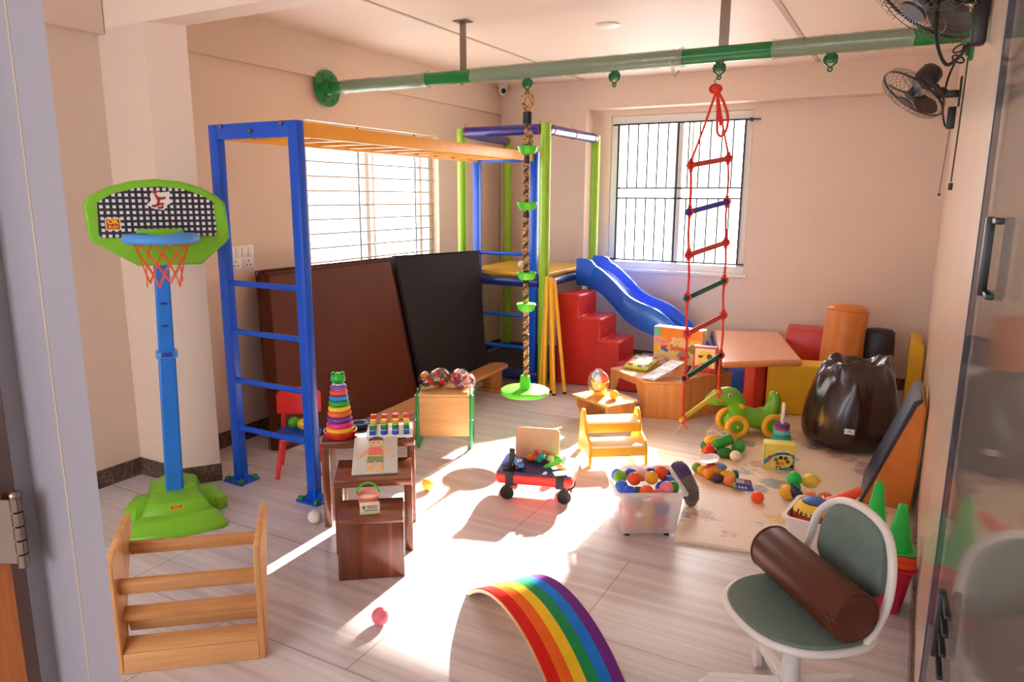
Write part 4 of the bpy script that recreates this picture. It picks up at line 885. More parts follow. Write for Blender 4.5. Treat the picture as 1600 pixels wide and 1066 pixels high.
for x in (-.115, .15):
    for s in (-1, 1):
        b = B(); M = TR(x, s*.095, .088) @ RX(90); b.torus((0,0,0), .066, .022, M, n=36, k=12); wh = b.build('wheel', m_whl, t)
        b = B(); b.lathe([(.0,.012), (.02,.012), (.05,.006), (.05,-.006), (.02,-.012), (.0,-.012)], M=M, n=24); b.build('wheel_hub', m_dino, wh); b = B(); b.sphere((x, s*.11, .088), .009, 10, 8); b.build('axle_cap', m_whl, wh)
B().cyl((-.085,-.105,.235), (-.085,.105,.235), .014, n=14).build('handlebar', m_whl, t)
for s in (-1, 1):
    b = B(); b.sphere((-.165,s*.060,.308), (.016,.006,.018), 14, 10); b.mi(1); b.sphere((-.166,s*.064,.308), (.010,.005,.012), 12, 8); b.mi(0); b.sphere((-.168,s*.068,.311), (.003,.002,.004), 8, 6); b.build('eye', [m_wplas, m_black], t)
b = B(); b.tube([(-.275,-.028,.25), (-.24,-.049,.248), (-.2,-.056,.252)], .0025, 5); b.build('mouth_line', pm('dino_mouth', (84,140,34), .5), t)
# ---------------------------------------------------------------- stacking toy and picture box
t = thing('spiral_stacking_toy', 'small teal and purple stacking toy with a white spiral post behind the picture box', 'stacking toy', (-.59,4.74,MZ), 0); t.scale = (1.28,)*3
B().lathe([(.0,0), (.055,0), (.056,.012), (.04,.03), (.0,.032)], n=30).build('base', pm('toy_pale_yellow', (240,216,80), .4), t)
def gear(z, r, h, mat, n=14):
    b = B(); pr = []
    for k in range(n*2): a = PI*k/n; q = r*(1. if k % 2 else .9); pr.append((q*math.cos(a), q*math.sin(a)))
    b.prism(pr, z, z+h); b.build('gear_ring', mat, t, bev=.003)
teal = pm('toy_teal', (46,178,176), .35)
gear(.032, .048, .03, teal); gear(.064, .042, .026, pm('toy_teal_light', (110,206,206), .3)); gear(.091, .038, .014, pm('toy_magenta', (206,70,130), .35)); gear(.106, .038, .014, pm('toy_purple', (92,56,150), .35))
b = B(); b.cyl((0,0,.03), (0,0,.222), .0075, n=12); b.tube([(.0085*math.cos(k*.7), .0085*math.sin(k*.7), .125+k*.0016) for k in range(58)], .0028, 5); b.sphere((0,0,.222), .0075, 10, 8); b.build('spiral_post', m_wplas, t)
t = thing('picture_box', 'yellow and blue picture box of a building toy standing on the play mat', 'toy box', (-.618,4.262,MZ), 14)
B().box((.087,.045,.08), (.175,.09,.16), bev=.002).build('carton', pm('carton_yellow', (236,222,90), .4), t)
b = B(); F_ = lambda poly, k, d: (b.mi(k), b.prism(poly, .0002+d, .0006+d, XZ))
F_([(.004,.06), (.03,.085), (.07,.108), (.12,.115), (.172,.10), (.172,.004), (.06,.004), (.09,.012), (.15,.03), (.165,.07), (.15,.098), (.1,.1), (.05,.08), (.03,.05), (.004,.03)], 0, 0)
F_([(.062,.118), (.105,.13), (.105,.118), (.062,.106)], 1, .0004); F_([(.112,.131), (.16,.12), (.16,.109), (.112,.118)], 1, .0004); F_([(.068,.104), (.105,.113), (.105,.106), (.068,.098)], 2, .0006); F_([(.118,.113), (.14,.109), (.14,.102), (.118,.106)], 2, .0006)
for x, z, k in ((.034,.078,3), (.07,.066,4), (.095,.08,2), (.122,.078,5), (.135,.058,6), (.08,.045,3), (.106,.045,7), (.155,.012,3), (.16,.03,2)): F_(arc(x,z,.0115,0,360,14)[:-1], k, .0006)
for x, z in ((.05,.034), (.058,.022), (.075,.02), (.09,.026), (.1,.014), (.064,.044)): F_(arc(x,z,.006,0,360,8)[:-1], 1 if x < .07 else 2, .0008)
F_([(.0,.0), (.003,.0), (.003,.158), (.0,.158)], 0, .0002)
b.build('front_print', [pm('print_blue', (58,140,190), .4), pm('print_white', (232,226,236), .4), pm('print_black', (36,34,40), .4), pm('print_red', (222,56,60), .4), pm('print_green', (40,130,60), .4), pm('print_purple', (84,46,84), .4), pm('print_brownred', (160,50,30), .4), pm('print_orange', (232,140,60), .4)], t, smooth=0)
# ---------------------------------------------------------------- vegetables, left pile
m_kg = pm('toy_veg_green', (40,158,60), .3); m_kdg = pm('toy_dark_green', (20,110,54), .35); m_ky = pm('toy_veg_yellow', (248,186,50), .35); m_kr = pm('toy_veg_red', (224,50,44), .3)
def one(name, bld, mat, loc, rz, lab, cat, group=None, rot=None):
    o = bld.build(name, mat); place(o, loc, rz, rot); return tag(o, lab, cat, group)
G1 = 'toy vegetables by the white ball'
one('toy_cucumber', B().tube(smoothpath([(-.06,0,.0), (-.045,0,0), (.045,0,.0), (.06,0,0)], 4), [.012,.022,.03,.033,.035,.036,.036,.036,.035,.033,.03,.022,.012][:13], 16), m_kg, (-.885,4.395,MZ+.085), 0, 'bright green toy cucumber on top of the pile near the dinosaur', 'toy vegetable', G1, rot=(0, rad(-20), rad(40)))
one('toy_pepper', B().sphere((0,0,.042), (.044,.046,.042)).sphere((0,0,.088), (.008,.008,.012), 10, 8), pm('toy_pepper_green', (62,166,60), .3), (-.805,4.47,MZ), 20, 'round mid-green toy pepper at the right of the pile near the dinosaur', 'toy vegetable', G1)
one('toy_leaf_cabbage', B().sphere((0,0,.032), (.06,.045,.032)), m_kdg, (-.86,4.345,MZ), 10, 'dark green toy lump under the pile beside the white ball', 'toy vegetable', G1)
one('toy_tomato', B().sphere((0,0,.034), (.04,.04,.034)).cyl((0,0,.066), (0,0,.074), .006), m_kr, (-.955,4.33,MZ), 0, 'red toy tomato at the left foot of the pile near the dinosaur', 'toy vegetable', G1)
one('toy_corn', B().tube(smoothpath([(-.055,0,0), (-.02,0,.012), (.03,0,.012), (.06,0,0)], 4), [.015,.02,.024,.026,.027,.028,.028,.028,.027,.025,.022,.018,.012], 14), m_ky, (-.945,4.40,MZ+.07), 35, 'yellow toy corn lying at the back of the pile near the dinosaur', 'toy vegetable', G1)
one('toy_strawberry', B().sphere((0,0,.03), (.04,.025,.03)), pm('toy_orange_red', (226,74,50), .35), (-.825,4.545,MZ), 50, 'orange-red toy fruit behind the green pepper of the pile', 'toy vegetable', G1)
one('toy_lime', B().sphere((0,0,.03), (.03,.028,.03)), m_kdg, (-1.0,4.42,MZ), 0, 'small dark green toy fruit at the far left of the pile near the dinosaur', 'toy vegetable', G1)
b = B(); n = 9
for i in range(n):
    pass
rr_ = random.Random(4); rings = [[V(-.06+.12*i/8, -.035+.07*j/6, .012*math.sin(i*1.3+j)+rr_.uniform(-.006,.006)) for j in range(7)] for i in range(9)]
vs = [p for r in rings for p in r]; b.add(vs, [(i*7+j, i*7+j+1, (i+1)*7+j+1, (i+1)*7+j) for i in range(8) for j in range(6)])
o = b.build('clear_wrapper', film('crumpled_cellophane', (.95,.93,.9), gloss=.25, rough=.1, opac=.25, ocol=(220,200,180)), solid=.0006); place(o, (-.925,4.44,MZ+.125), 25); tag(o, 'crumpled clear wrapper lying on the toy vegetables near the dinosaur', 'wrapper')
ball(-.79, 4.315, MZ+.0335, .0335, WHT, 'white ball on the play mat beside the toy vegetables')
# net bag of toy fruit
G2 = 'toy fruits in the net bag'
fx = [(-.95,4.02,.028,(.03,.03,.03),(116,176,60),'lime green toy apple at the left end of the net bag'), (-.905,3.985,.03,(.034,.03,.03),(246,172,56),'amber toy fruit second from the left in the net bag'), (-.865,3.95,.03,(.032,.032,.03),(250,160,44),'orange toy fruit at the front of the net bag'), (-.865,4.025,.045,(.036,.03,.028),(200,60,70),'red toy fruit under the blue lid of the net bag'), (-.825,3.985,.045,(.05,.028,.03),(244,176,60),'long amber toy fruit in the middle of the net bag'), (-.805,3.92,.026,(.034,.026,.026),(72,50,70),'dark purple toy fruit at the front of the net bag'), (-.76,3.955,.04,(.045,.026,.028),(246,190,80),'yellow toy fruit toward the card of the net bag'), (-.735,3.905,.028,(.036,.026,.028),(250,140,76),'orange ridged toy fruit next to the card of the net bag'), (-.725,3.985,.035,(.022,.026,.032),(44,116,64),'dark green toy pear in the net bag'), (-.69,3.88,.02,(.03,.02,.02),(150,190,90),'pale green toy leaf at the card end of the net bag')]
for x, y, z, r, c, l in fx: one('toy_fruit', B().sphere((0,0,0), r, 18, 12), pm('fruit_%d_%d' % c[:2], c, .35), (x, y, MZ+z), 20, l, 'toy fruit', G2)
one('toy_plate', B().lathe([(.0,.0), (.03,.0), (.055,.012), (.058,.014), (.03,.006), (.0,.006)]), pm('blue_white_plate', (226,232,244), .3), (-.88,4.02,MZ+.085), 0, 'white and blue toy dish on top of the net bag of fruit', 'toy dish', None, rot=(rad(12), rad(-8), 0))
one('toy_spoon', B().sphere((0,0,0), (.035,.02,.008)), pm('toy_spoon_blue', (70,116,206), .35), (-.80,3.975,MZ+.083), 0, 'blue toy scoop lying on the amber fruit in the net bag', 'toy', None, rot=(rad(10), rad(10), rad(-25)))
t = thing('bag_card', 'blue printed header card at the right end of the net bag of toy fruit', 'card', (-.655,3.885,MZ+.03), 0, rot=(rad(38), rad(12), rad(38)))
B().box((0,0,0), (.10,.07,.003)).build('card', pm('card_blue', (44,90,196), .35), t)
b = B(); b.box((-.02,.018,.0018), (.05,.025,.001)); b.mi(1); b.box((.025,.015,.0019), (.03,.025,.001)); b.mi(0)
for x in (-.035, -.015, .005): b.box((x,-.02,.0018), (.013,.014,.001))
b.build('card_print', [pm('card_print_pale', (206,206,226), .4), pm('card_print_red', (206,90,80), .4)], t, smooth=0)
# right pile of vegetables
G3 = 'toy vegetables by the white basket'
one('toy_pepper', B().sphere((0,0,.04), (.04,.036,.045)).sphere((.02,-.02,.0), (.022,.02,.03), 14, 10), pm('toy_neon_green', (36,206,92), .3), (-.41,3.96,MZ+.045), 0, 'neon green toy pepper on top of the pile beside the white basket', 'toy vegetable', G3)
one('toy_lemon', B().sphere((0,0,.04), (.048,.04,.04)).sphere((.046,0,.04), (.012,.01,.01), 10, 8), pm('toy_lemon_yellow', (238,212,80), .35), (-.33,3.99,MZ+.04), 30, 'pale yellow toy lemon at the top right of the pile beside the white basket', 'toy vegetable', G3)
one('toy_banana', B().sphere((0,0,.038), (.045,.036,.038)).sphere((.0,.02,.055), (.04,.02,.02), 12, 8), m_ky, (-.425,3.875,MZ), 20, 'deep yellow toy fruit at the left foot of the pile beside the white basket', 'toy vegetable', G3)
one('toy_carrot', B().tube([(-.05,0,.028), (-.02,0,.03), (.04,0,.028), (.06,0,.026)], [.012,.028,.026,.012], 14), pm('toy_carrot_orange', (248,150,44), .35), (-.325,3.87,MZ), 60, 'orange toy carrot at the right of the pile beside the white basket', 'toy vegetable', G3)
b = B(); b.sphere((0,0,0), (.062,.026,.026)); rg = random.Random(2)
for k in range(60):
    a, u = rg.uniform(0, 2*PI), rg.uniform(-.9, .9); q = math.sqrt(1-u*u); b.sphere((u*.06, .025*q*math.cos(a), .025*q*math.sin(a)), .0065, 8, 6)
b.sphere((-.068,0,.005), (.008,.008,.008), 8, 6)
one('toy_grapes', b, pm('toy_grape_purple', (52,40,84), .35), (-.375,3.835,MZ+.05), 0, 'dark purple toy grape bunch at the front of the pile beside the white basket', 'toy vegetable', G3, rot=(0, rad(25), rad(-55)))
b = B()
for k in range(7): a = k*.9; b.torus((.012*math.cos(a), .012*math.sin(a), .012+.003*k), .028+.003*math.sin(k*2.), .0016, RX(20*math.sin(a)) @ RY(20*math.cos(a)), n=20, k=5)
one('red_net', b, pm('red_orange_net', (236,110,70), .6), (-.245,3.97,MZ), 0, 'loose bundle of red-orange netting right of the toy lemon', 'net')
# ---------------------------------------------------------------- natural wood cube seats
m_nat = wood('natural_rubberwood', (176,108,54), (222,156,92), 'z', .35, stripe=26, coat=.15); m_natx = wood('natural_rubberwood_top', (190,122,66), (234,176,112), 'x', .3, stripe=18, coat=.2)
def quadbox(nm, mat, bot, z0, z1, par, bev=.004): b = B(); b.hexa([(x,y,z0) for x, y in bot], [(x,y,z1) for x, y in bot]); return b.build(nm, mat, par, bev=bev, smooth=30)
def rel(o, pts): return [(x-o[0], y-o[1]) for x, y in pts]
O1 = (-1.83,4.80); t = thing('cube_seat', 'low wooden cube seat with curved side boards holding the yellow bucket', 'seat', (*O1, 0), 0, 'natural wood cube seats')
c4 = [(-2.06,4.70), (-1.70,4.52), (-1.56,4.78), (-1.90,5.00)]; r4 = rel(O1, c4)
quadbox('seat_board', m_natx, r4, .158, .176, t)
def curved(p, q, h, par, ins=.05):
    p, q = Vector((*p, 0)), Vector((*q, 0)); d = q-p; n = V(-d.y, d.x, 0).normalized(); L = d.length
    prof_ = [(.03*L,h), (.97*L,h), (.93*L,h*.6), (.84*L,h*.2), (.78*L,0), (.22*L,0), (.16*L,h*.2), (.07*L,h*.6)]
    M = Matrix((( d.x/L, 0, n.x, p.x), (d.y/L, 0, n.y, p.y), (0,1,0,0), (0,0,0,1)))
    b = B(); b.prism(prof_, ins, ins+.018, M); return b.build('side_board', m_natx, par, bev=.004)
curved(r4[3], r4[0], .158, t, .03); curved(r4[1], r4[2], .158, t, .03)
b = B(); p, q = V(*r4[0],0), V(*r4[1],0); m0 = p.lerp(q,.12)+(V(*r4[3],0)-p)*.5; m1 = p.lerp(q,.88)+(V(*r4[2],0)-q)*.5; b.tube([m0+V(0,0,.09), m1+V(0,0,.09)], .03, 4, flat=.3, up=(0,0,1)); b.build('stretcher', m_nat, t)
# open cube chair
O2 = (-1.60,5.10); t = thing('cube_seat', 'open wooden cube chair in the middle, carrying picture packs and a tilted picture board', 'seat', (*O2, 0), 0, 'natural wood cube seats')
q2 = rel(O2, [(-1.585,4.94), (-1.325,5.01), (-1.46,5.72), (-1.72,5.66), (-1.95,5.20)])
quadbox('top_board', m_natx, q2, .262, .282, t)
def wallp(p, q, z0, z1, th, par, cut=None, nm='side_board'):
    p, q = V(*p, 0), V(*q, 0); d = q-p; L = d.length; n = V(-d.y, d.x, 0).normalized(); M = Matrix(((d.x/L,0,n.x,p.x), (d.y/L,0,n.y,p.y), (0,1,0,0), (0,0,0,1)))
    poly = [(0,z0), (L,z0), (L,z1), (0,z1)] if not cut else [(0,z0), (.09*L,z0), (.12*L,z0+.10), (.25*L,z1-.035), (.75*L,z1-.035), (.88*L,z0+.10), (.91*L,z0), (L,z0), (L,z1), (0,z1)]
    b = B(); b.prism(poly, .004, th, M); return b.build(nm, m_nat, par, bev=.003)
wallp(q2[0], q2[1], 0, .262, .02, t, nm='front_board'); wallp(q2[4], q2[0], 0, .262, .02, t, True); wallp(q2[2], q2[3], 0, .262, .02, t, nm='back_board')
O3 = (-1.30,5.4); t = thing('cube_seat', 'tall wooden cube seat at the right with the big toy carton standing on it', 'seat', (*O3, 0), 0, 'natural wood cube seats')
q3 = rel(O3, [(-1.315,5.00), (-1.06,5.43), (-1.15,5.56), (-1.38,5.50)])
quadbox('top_board', m_natx, q3, .29, .312, t)
for i, j in ((0,1), (1,2), (2,3)): wallp(q3[i], q3[j], 0, .29, .02, t)
# things on the cube seats
x, y = -1.87, 4.78
t = thing('sand_bucket', 'yellow sand bucket packed with a clear bag of toys on the low cube seat', 'bucket', (x, y, .176), 0)
B().lathe([(.0,.0), (.045,.0), (.047,.003), (.062,.1), (.066,.102), (.062,.106), (.044,.006), (.0,.005)], n=30).build('pail', pm('bucket_yellow', (250,200,40), .3, sss=.1), t)
B().tube([V(.064*math.cos(a), .01*math.sin(a), .1-.07*math.sin(a)*.9) + V(0,-.064*math.sin(a),0) for a in [PI*i/14 for i in range(15)]], .003, 6).build('handle', m_black, t)
b = B(); b.sphere((.02,0,.13), (.035,.035,.045)); b.mi(1); b.sphere((-.03,.01,.135), (.026,.03,.04)); b.mi(2); b.sphere((.0,-.02,.12), (.03,.03,.04)); b.build('toys_inside', [pm('toy_coral', (236,90,80), .35), pm('toy_sky', (110,180,240), .35), m_wplas], t)
rg = random.Random(9); b = B(); rings = []
for i in range(9):
    z = .02+i*.022; R = .066+.012*math.sin(i*.5) if i < 7 else .06-.022*(i-6)
    rings.append([V((R+rg.uniform(-.006,.006))*math.cos(2*PI*k/18)-.01, (R+rg.uniform(-.006,.006))*math.sin(2*PI*k/18), z) for k in range(18)])
b.loft(rings, cap=False); b.build('clear_bag', film('clear_bag_film', (.97,.97,.98), gloss=.14, rough=.08, opac=.06), t)
ball(-1.735, 4.72, .176+.0335, .0335, (252,206,60), 'yellow ball beside the yellow sand bucket on the low cube seat')
# tray pack, soft pack, board
def pack(nm, lab, loc, rz, tilt_, w_, d, h, mats, seed):
    t = thing(nm, lab, 'toy pack', loc, 0, rot=(rad(tilt_), 0, rad(rz)))
    B().box((0,0,h*.2), (w_,d,h*.4), bev=.004).build('tray', mats[0], t)
    r = random.Random(seed); b = B()
    for k in range(14):
        b.mi(k % (len(mats)-1)); s = r.uniform(.012,.024); b.sphere((r.uniform(-.4,.4)*w_, r.uniform(-.38,.38)*d, h*.4+s*.3), (s,s*.8,s*.6), 12, 8)
    b.build('contents', mats[1:], t); B().box((0,0,h*.62), (w_*.96,d*.96,h*.5), bev=.012, seg=3).build('clear_cover', film('pack_film', gloss=.14, rough=.08, opac=.05), t)
PC = [pm('pack_red', (226,54,50), .35), pm('pack_green', (84,110,54), .4), pm('pack_cream', (240,220,160), .4), pm('pack_brown', (110,80,50), .4)]
pack('tray_pack', 'green tray pack of toy food under clear film on the open cube chair', (-1.735,5.32,.305), -8, 11, .20, .22, .05, [pm('pack_lime_tray', (196,206,70), .4)]+PC, 3)
pack('soft_pack', 'white and pink soft toy pack at the back of the open cube chair', (-1.70,5.52,.284), 20, 0, .20, .14, .08, [m_wplas, pm('pack_pink', (240,170,180), .4), m_wplas, pm('pack_rose', (230,130,140), .4)], 5)
t = thing('picture_board', 'thin board of small printed pictures tilted on the open cube chair', 'picture board', (-1.50,5.11,.337), 0, rot=V(.139,.302,.095).to_track_quat('X', 'Z').to_euler())
B().box((0,0,0), (.34,.125,.006), bev=.002).build('board', pm('mauve_grey_board', (206,200,212), .35), t)
b = B(); rg = random.Random(6); pcs = [pm('pic_%d' % i, c, .4) for i, c in enumerate([(214,150,150), (150,160,190), (200,190,140), (160,190,160), (190,150,190)])]
for i in range(5):
    for j in range(3): b.mi(rg.randrange(5)); b.prism(arc(-.13+.065*i, -.036+.036*j, .012+rg.uniform(-.003,.003), 0, 360, 7)[:-1], .0032, .004)
b.build('pictures', pcs, t, smooth=0)
ball(-1.50, 5.42, .282+.034, .034, (246,112,104), 'coral pink ball on the cube chair beside the big toy carton')
t = thing('toy_carton', 'large bright toy carton with cartoonish lettering standing at the back of the cube seats', 'toy box', (-1.735,5.60,.284), -6); t.scale = (1.1, 1, 1.12)
def face(b, poly, k, d=0.): b.mi(k); b.prism(poly, .0003+d, .001+d, XZ)
B().box((.185,.05,.13), (.37,.09,.26), bev=.003).build('carton', [pm('carton_cream', (244,224,170), .35)], t); b = B(); b.bm.transform(Matrix())
face(b, [(.005,.005), (.365,.005), (.365,.255), (.005,.255)], 0); face(b, [(.005,.18), (.365,.18), (.365,.255), (.005,.255)], 1, .0008)
for k in range(5): face(b, arc(.04+.072*k,.186,.034,180,360,10), 1 if k % 2 else 2, .0016)
face(b, [(.005,.19), (.05,.19), (.05,.255), (.005,.255)], 4, .0024); face(b, [(.005,.14), (.05,.14), (.05,.19), (.005,.19)], 5, .0024); face(b, [(.005,.07), (.05,.07), (.05,.14), (.005,.14)], 2, .0024)
face(b, arc(.085,.14,.04,0,360,18)[:-1], 6, .0024); face(b, arc(.085,.125,.022,180,360,10), 3, .0032); face(b, [(.06,.095), (.115,.075), (.115,.1), (.06,.115)], 7, .0032)
face(b, arc(.09,.045,.04,0,180,12), 0, .0032); face(b, arc(.235,.05,.05,0,180,14), 8, .0024); face(b, arc(.235,.035,.03,0,180,12), 3, .0032); face(b, arc(.31,.12,.035,0,360,16)[:-1], 9, .0024)
for x in (.075, .096): face(b, arc(x,.155,.006,0,360,8)[:-1], 8, .004)
Mt = TR(0,.005,0); b.bm.transform(Mt)
pr = [pm('toybox_cream', (250,222,150), .35), pm('toybox_orange', (248,150,50), .35), pm('toybox_yellow', (252,204,70), .35), pm('toybox_red', (222,64,60), .35), pm('toybox_mint', (120,200,180), .35), pm('toybox_pink', (246,150,190), .35), pm('toybox_peach', (250,160,130), .35), pm('toybox_blue', (60,120,200), .35), pm('toybox_grey', (170,150,140), .35), pm('toybox_green', (130,170,90), .35)]
fp = b.build('front_print', pr, t, smooth=0)
text('title_text', 'TOY', .06, m_wplas, fp, TR(.2,.0005,.165) @ RX(90), bold=.002); text('title_text', 'School', .055, pm('toybox_title', (236,90,60), .35), fp, TR(.205,.0005,.115) @ RX(90), bold=.002)
t = thing('game_box', 'small red game box with a yellow face picture in front of the big toy carton', 'toy box', (-1.325,5.285,.312), 4); t.scale = (1.08, 1, 1.15)
B().box((.08,.035,.085), (.16,.065,.17), bev=.002).build('carton', pm('game_red', (206,56,56), .35), t); b = B()
for poly, k, d in (([(.012,.03), (.148,.03), (.148,.158), (.012,.158)], 0, 0), ([(.035,.035), (.13,.035), (.135,.1), (.12,.14), (.04,.14), (.03,.1)], 1, .0008), (arc(.05,.112,.018,180,360,8), 2, .0016), (arc(.11,.105,.019,0,360,12)[:-1], 2, .0016), ([(.055,.06), (.1,.066), (.1,.058), (.055,.052)], 2, .0016), ([(.012,.004), (.11,.004), (.12,.03), (.1,.045), (.07,.035), (.05,.048), (.012,.04)], 3, .0024)): face(b, poly, k, d)
b.bm.transform(TR(0,.003,0)); b.build('front_print', [pm('game_cream', (246,226,190), .35), pm('game_yellow', (246,206,80), .35), pm('game_dark', (70,50,40), .4), pm('game_red_print', (222,60,54), .4)], t, smooth=0)
# ---------------------------------------------------------------- soft play corner
m_peach = pm('orange_tan_vinyl', (230,150,96), .36, bump=.02, coat=1.); m_tan = pm('tan_orange_vinyl', (216,130,58), .38, bump=.05, bscale=12, var=.08); m_gold = pm('mustard_vinyl', (232,182,44), .4, bump=.02); m_nv = pm('dark_navy_vinyl', (26,28,44), .45)
t = thing('foam_table', 'orange padded play table with a thick red leg at the back wall', 'play table', (-.95,5.6,0), 0)
tp = rel((-.95,5.6), [(-1.07,5.10), (-.575,5.47), (-.90,6.56), (-1.43,6.36)])
b = B(); b.hexa([(x,y,.40) for x, y in tp], [(x,y,.45) for x, y in tp]); b.build('padded_top', m_peach, t, bev=.02)
b = B(); b.hexa([(x+(.0),y+.0,.385) for x, y in rel((-.95,5.6), [(-1.10,5.16), (-1.03,5.13), (-1.38,6.35), (-1.45,6.34)])], [(x,y,.44) for x, y in rel((-.95,5.6), [(-1.085,5.13), (-1.05,5.13), (-1.40,6.36), (-1.44,6.35)])]); b.build('dark_edge', m_blackv, t)
b = B(); b.prism(rel((-.95,5.6), [(-.955,5.30), (-.865,5.30), (-.78,5.60), (-.87,5.62)]), MZ, .40); b.build('leg', m_redv, t, bev=.015)
O_ = (-.5,5.62)
o = B().prism(rel(O_, [(-.815,5.44), (-.42,5.55), (-.36,5.80), (-.745,5.70)]), MZ, .395).build('foam_block', m_gold, bev=.012); o.location = (*O_, 0); tag(o, 'mustard yellow vinyl foam block under the orange table edge, left of the bean bag', 'foam block')
o = B().box((0,0,.255), (.60,.30,.51), bev=.015).build('foam_block', m_redv); place(o, (-.52,6.44,MZ), 4); tag(o, 'red vinyl foam block against the back wall behind the orange bolster', 'foam block')
def bolster(nm, lab, mat, base, top, r, par_seam=True):
    base, top = Vector(base), Vector(top); d = top-base; L = d.length; rg = random.Random(int(L*1000))
    t = thing(nm, lab, 'bolster', base, 0, rot=d.to_track_quat('Z', 'Y').to_euler())
    prof = [(0,0), (r*.8,0), (r*.96,r*.06), (r,r*.2), (r*1.0,L*.5), (r*.99,L-r*.45), (r*.94,L-r*.2), (r*.8,L-r*.06), (r*.4,L), (0,L+.002)]
    b = B(); n = 40; rings = []
    for q, (R, z) in enumerate(prof):
        rings.append([V(R*(1+.012*math.sin(5*a+q)+.01*math.sin(11*a+q*2))*math.cos(a), R*(1+.012*math.sin(5*a+q)+.01*math.sin(11*a+q*2))*math.sin(a), z) for a in [2*PI*k/n for k in range(n)]])
    b.loft(rings); b.build('cover', mat, t, smooth=60, sub=1)
    b = B(); b.torus((0,0,L-r*.3), r*.985, .004, n=40, k=6); b.tube([(r*1.0*math.cos(-.6), r*1.0*math.sin(-.6), z) for z in (.05, L*.5, L-r*.3)], .004, 6); b.build('seam', mat, t)
    return t
bolster('bolster', 'large tan-orange vinyl bolster standing on end at the back wall', m_tan, (-.375,6.0,MZ), (-.345,6.06,.80), .155)
bolster('bolster', 'dark navy bolster standing on end to the right of the tan-orange one', m_nv, (-.10,6.02,MZ), (-.12,6.08,.63), .115)
o = B().prism([(0,0), (.10,0), (.10,.50), (.085,.535), (.03,.55), (.0,.55)], 0, .42, XZ).build('foam_block', m_gold, bev=.01); place(o, (.095,6.40,MZ), 0); tag(o, 'tall mustard foam piece with a rounded top in the far right corner', 'foam block')
# bean bag
m_bean = pm('dark_brown_glossy_vinyl', (46,28,24), .24, var=.1, bump=.3, bscale=7, coat=.35)
t = thing('bean_bag', 'dark brown glossy bean bag with gathered top on the play mat', 'bean bag', (-.215,5.02,MZ), 0)
rg = random.Random(3); b = B(); n = 64; rings = []
pf_ = [(.0,.0), (.20,.0), (.272,.022), (.298,.08), (.294,.17), (.282,.26), (.266,.34), (.250,.40), (.236,.45), (.222,.49), (.207,.522), (.196,.55), (.178,.572), (.15,.555), (.125,.515), (.09,.50), (.05,.53), (.0,.52)]
for q, (R, z) in enumerate(pf_):
    row = []
    for k in range(n):
        a = 2*PI*k/n; f = min(1, max(0, (z-.30)/.25))
        wv = f*(.05*math.sin(6*a+1+q*.5)+.045*math.sin(11*a+2.2-q*.4)+.03*math.sin(17*a+q))+.012*math.sin(3*a+z*9)
        g = 1. if q >= 10 else 0.
        zz = z+g*(.02*math.sin(3*a+.4)+.012*math.sin(8*a+1.2+q))+.02*math.cos(a)*f
        rr1 = R*(1+wv); row.append(V(rr1*math.cos(a)+.015*f, rr1*.95*math.sin(a), zz))
    rings.append(row)
b.loft(rings); b.build('cover', m_bean, t, smooth=70, sub=1)
for q0 in (0.4, 2.0, 4.9): B().tube(smoothpath([(.293*math.cos(q0), .278*math.sin(q0), .1), (.28*math.cos(q0), .266*math.sin(q0), .28), (.235*math.cos(q0+.03), .222*math.sin(q0+.03), .43)], 5), .003, 5).build('seam', m_bean, t)
a = rad(-95); b = B(); b.box((0,0,0), (.058,.002,.034)); b.mi(1); b.box((0,-.0013,-.003), (.04,.0006,.003)); b.box((0,-.0013,.007), (.01,.0006,.008)); b.bm.transform(TR(.02,-.292,.165) @ RZ(3) @ RX(-2)); b.build('sewn_label', [m_wplas, pm('label_grey_print', (120,116,116), .5)], t, smooth=0)
# wedge
t = thing('foam_wedge', 'navy and orange foam wedge standing on its end against the right wall', 'foam wedge', (0,0,MZ), 0)
wz = [(-.075,0), (.155,0), (.172,.555), (.152,.585), (.125,.56)]
b = B(); b.prism(wz, -4.02, -4.47, XZ); b.build('orange_core', m_tan, t, bev=.008)
b = B(); b.prism([(-.09,.002), (-.075,.002), (.127,.56), (.153,.587), (.145,.604), (.11,.58)], -4.012, -4.478, XZ); b.build('navy_face', pm('slate_navy_vinyl', (48,54,84), .35), t, bev=.006)
# ---------------------------------------------------------------- baskets and cones
m_bask = pm('white_basket_plastic', (240,226,224), .35, var=.02)
O_ = (-.235,3.29); t = thing('basket', 'white plastic basket holding a ball and an orange cone behind the swivel chair', 'basket', (*O_, MZ), -8)
def rr2(w_, d, z): return [V(x, y, z) for x, y in rrect(w_, d, .03, 4)]
b = B(); b.loft([rr2(.16,.2,.0), rr2(.165,.205,.01), rr2(.205,.27,.2), rr2(.2,.265,.2), rr2(.158,.195,.015), rr2(.15,.19,.008)]); b.build('bin', m_bask, t, smooth=50)
b = B(); b.loft([rr2(.206,.272,.192), rr2(.232,.298,.195), rr2(.235,.302,.208), rr2(.2,.266,.21)], cap=False, closed=True); b.build('rim', m_bask, t)
t = thing('sports_ball', 'red, yellow and blue toy sports ball sitting in the white basket', 'ball', (-.245,3.275,.203), 0, rot=(0, 0, rad(12)))
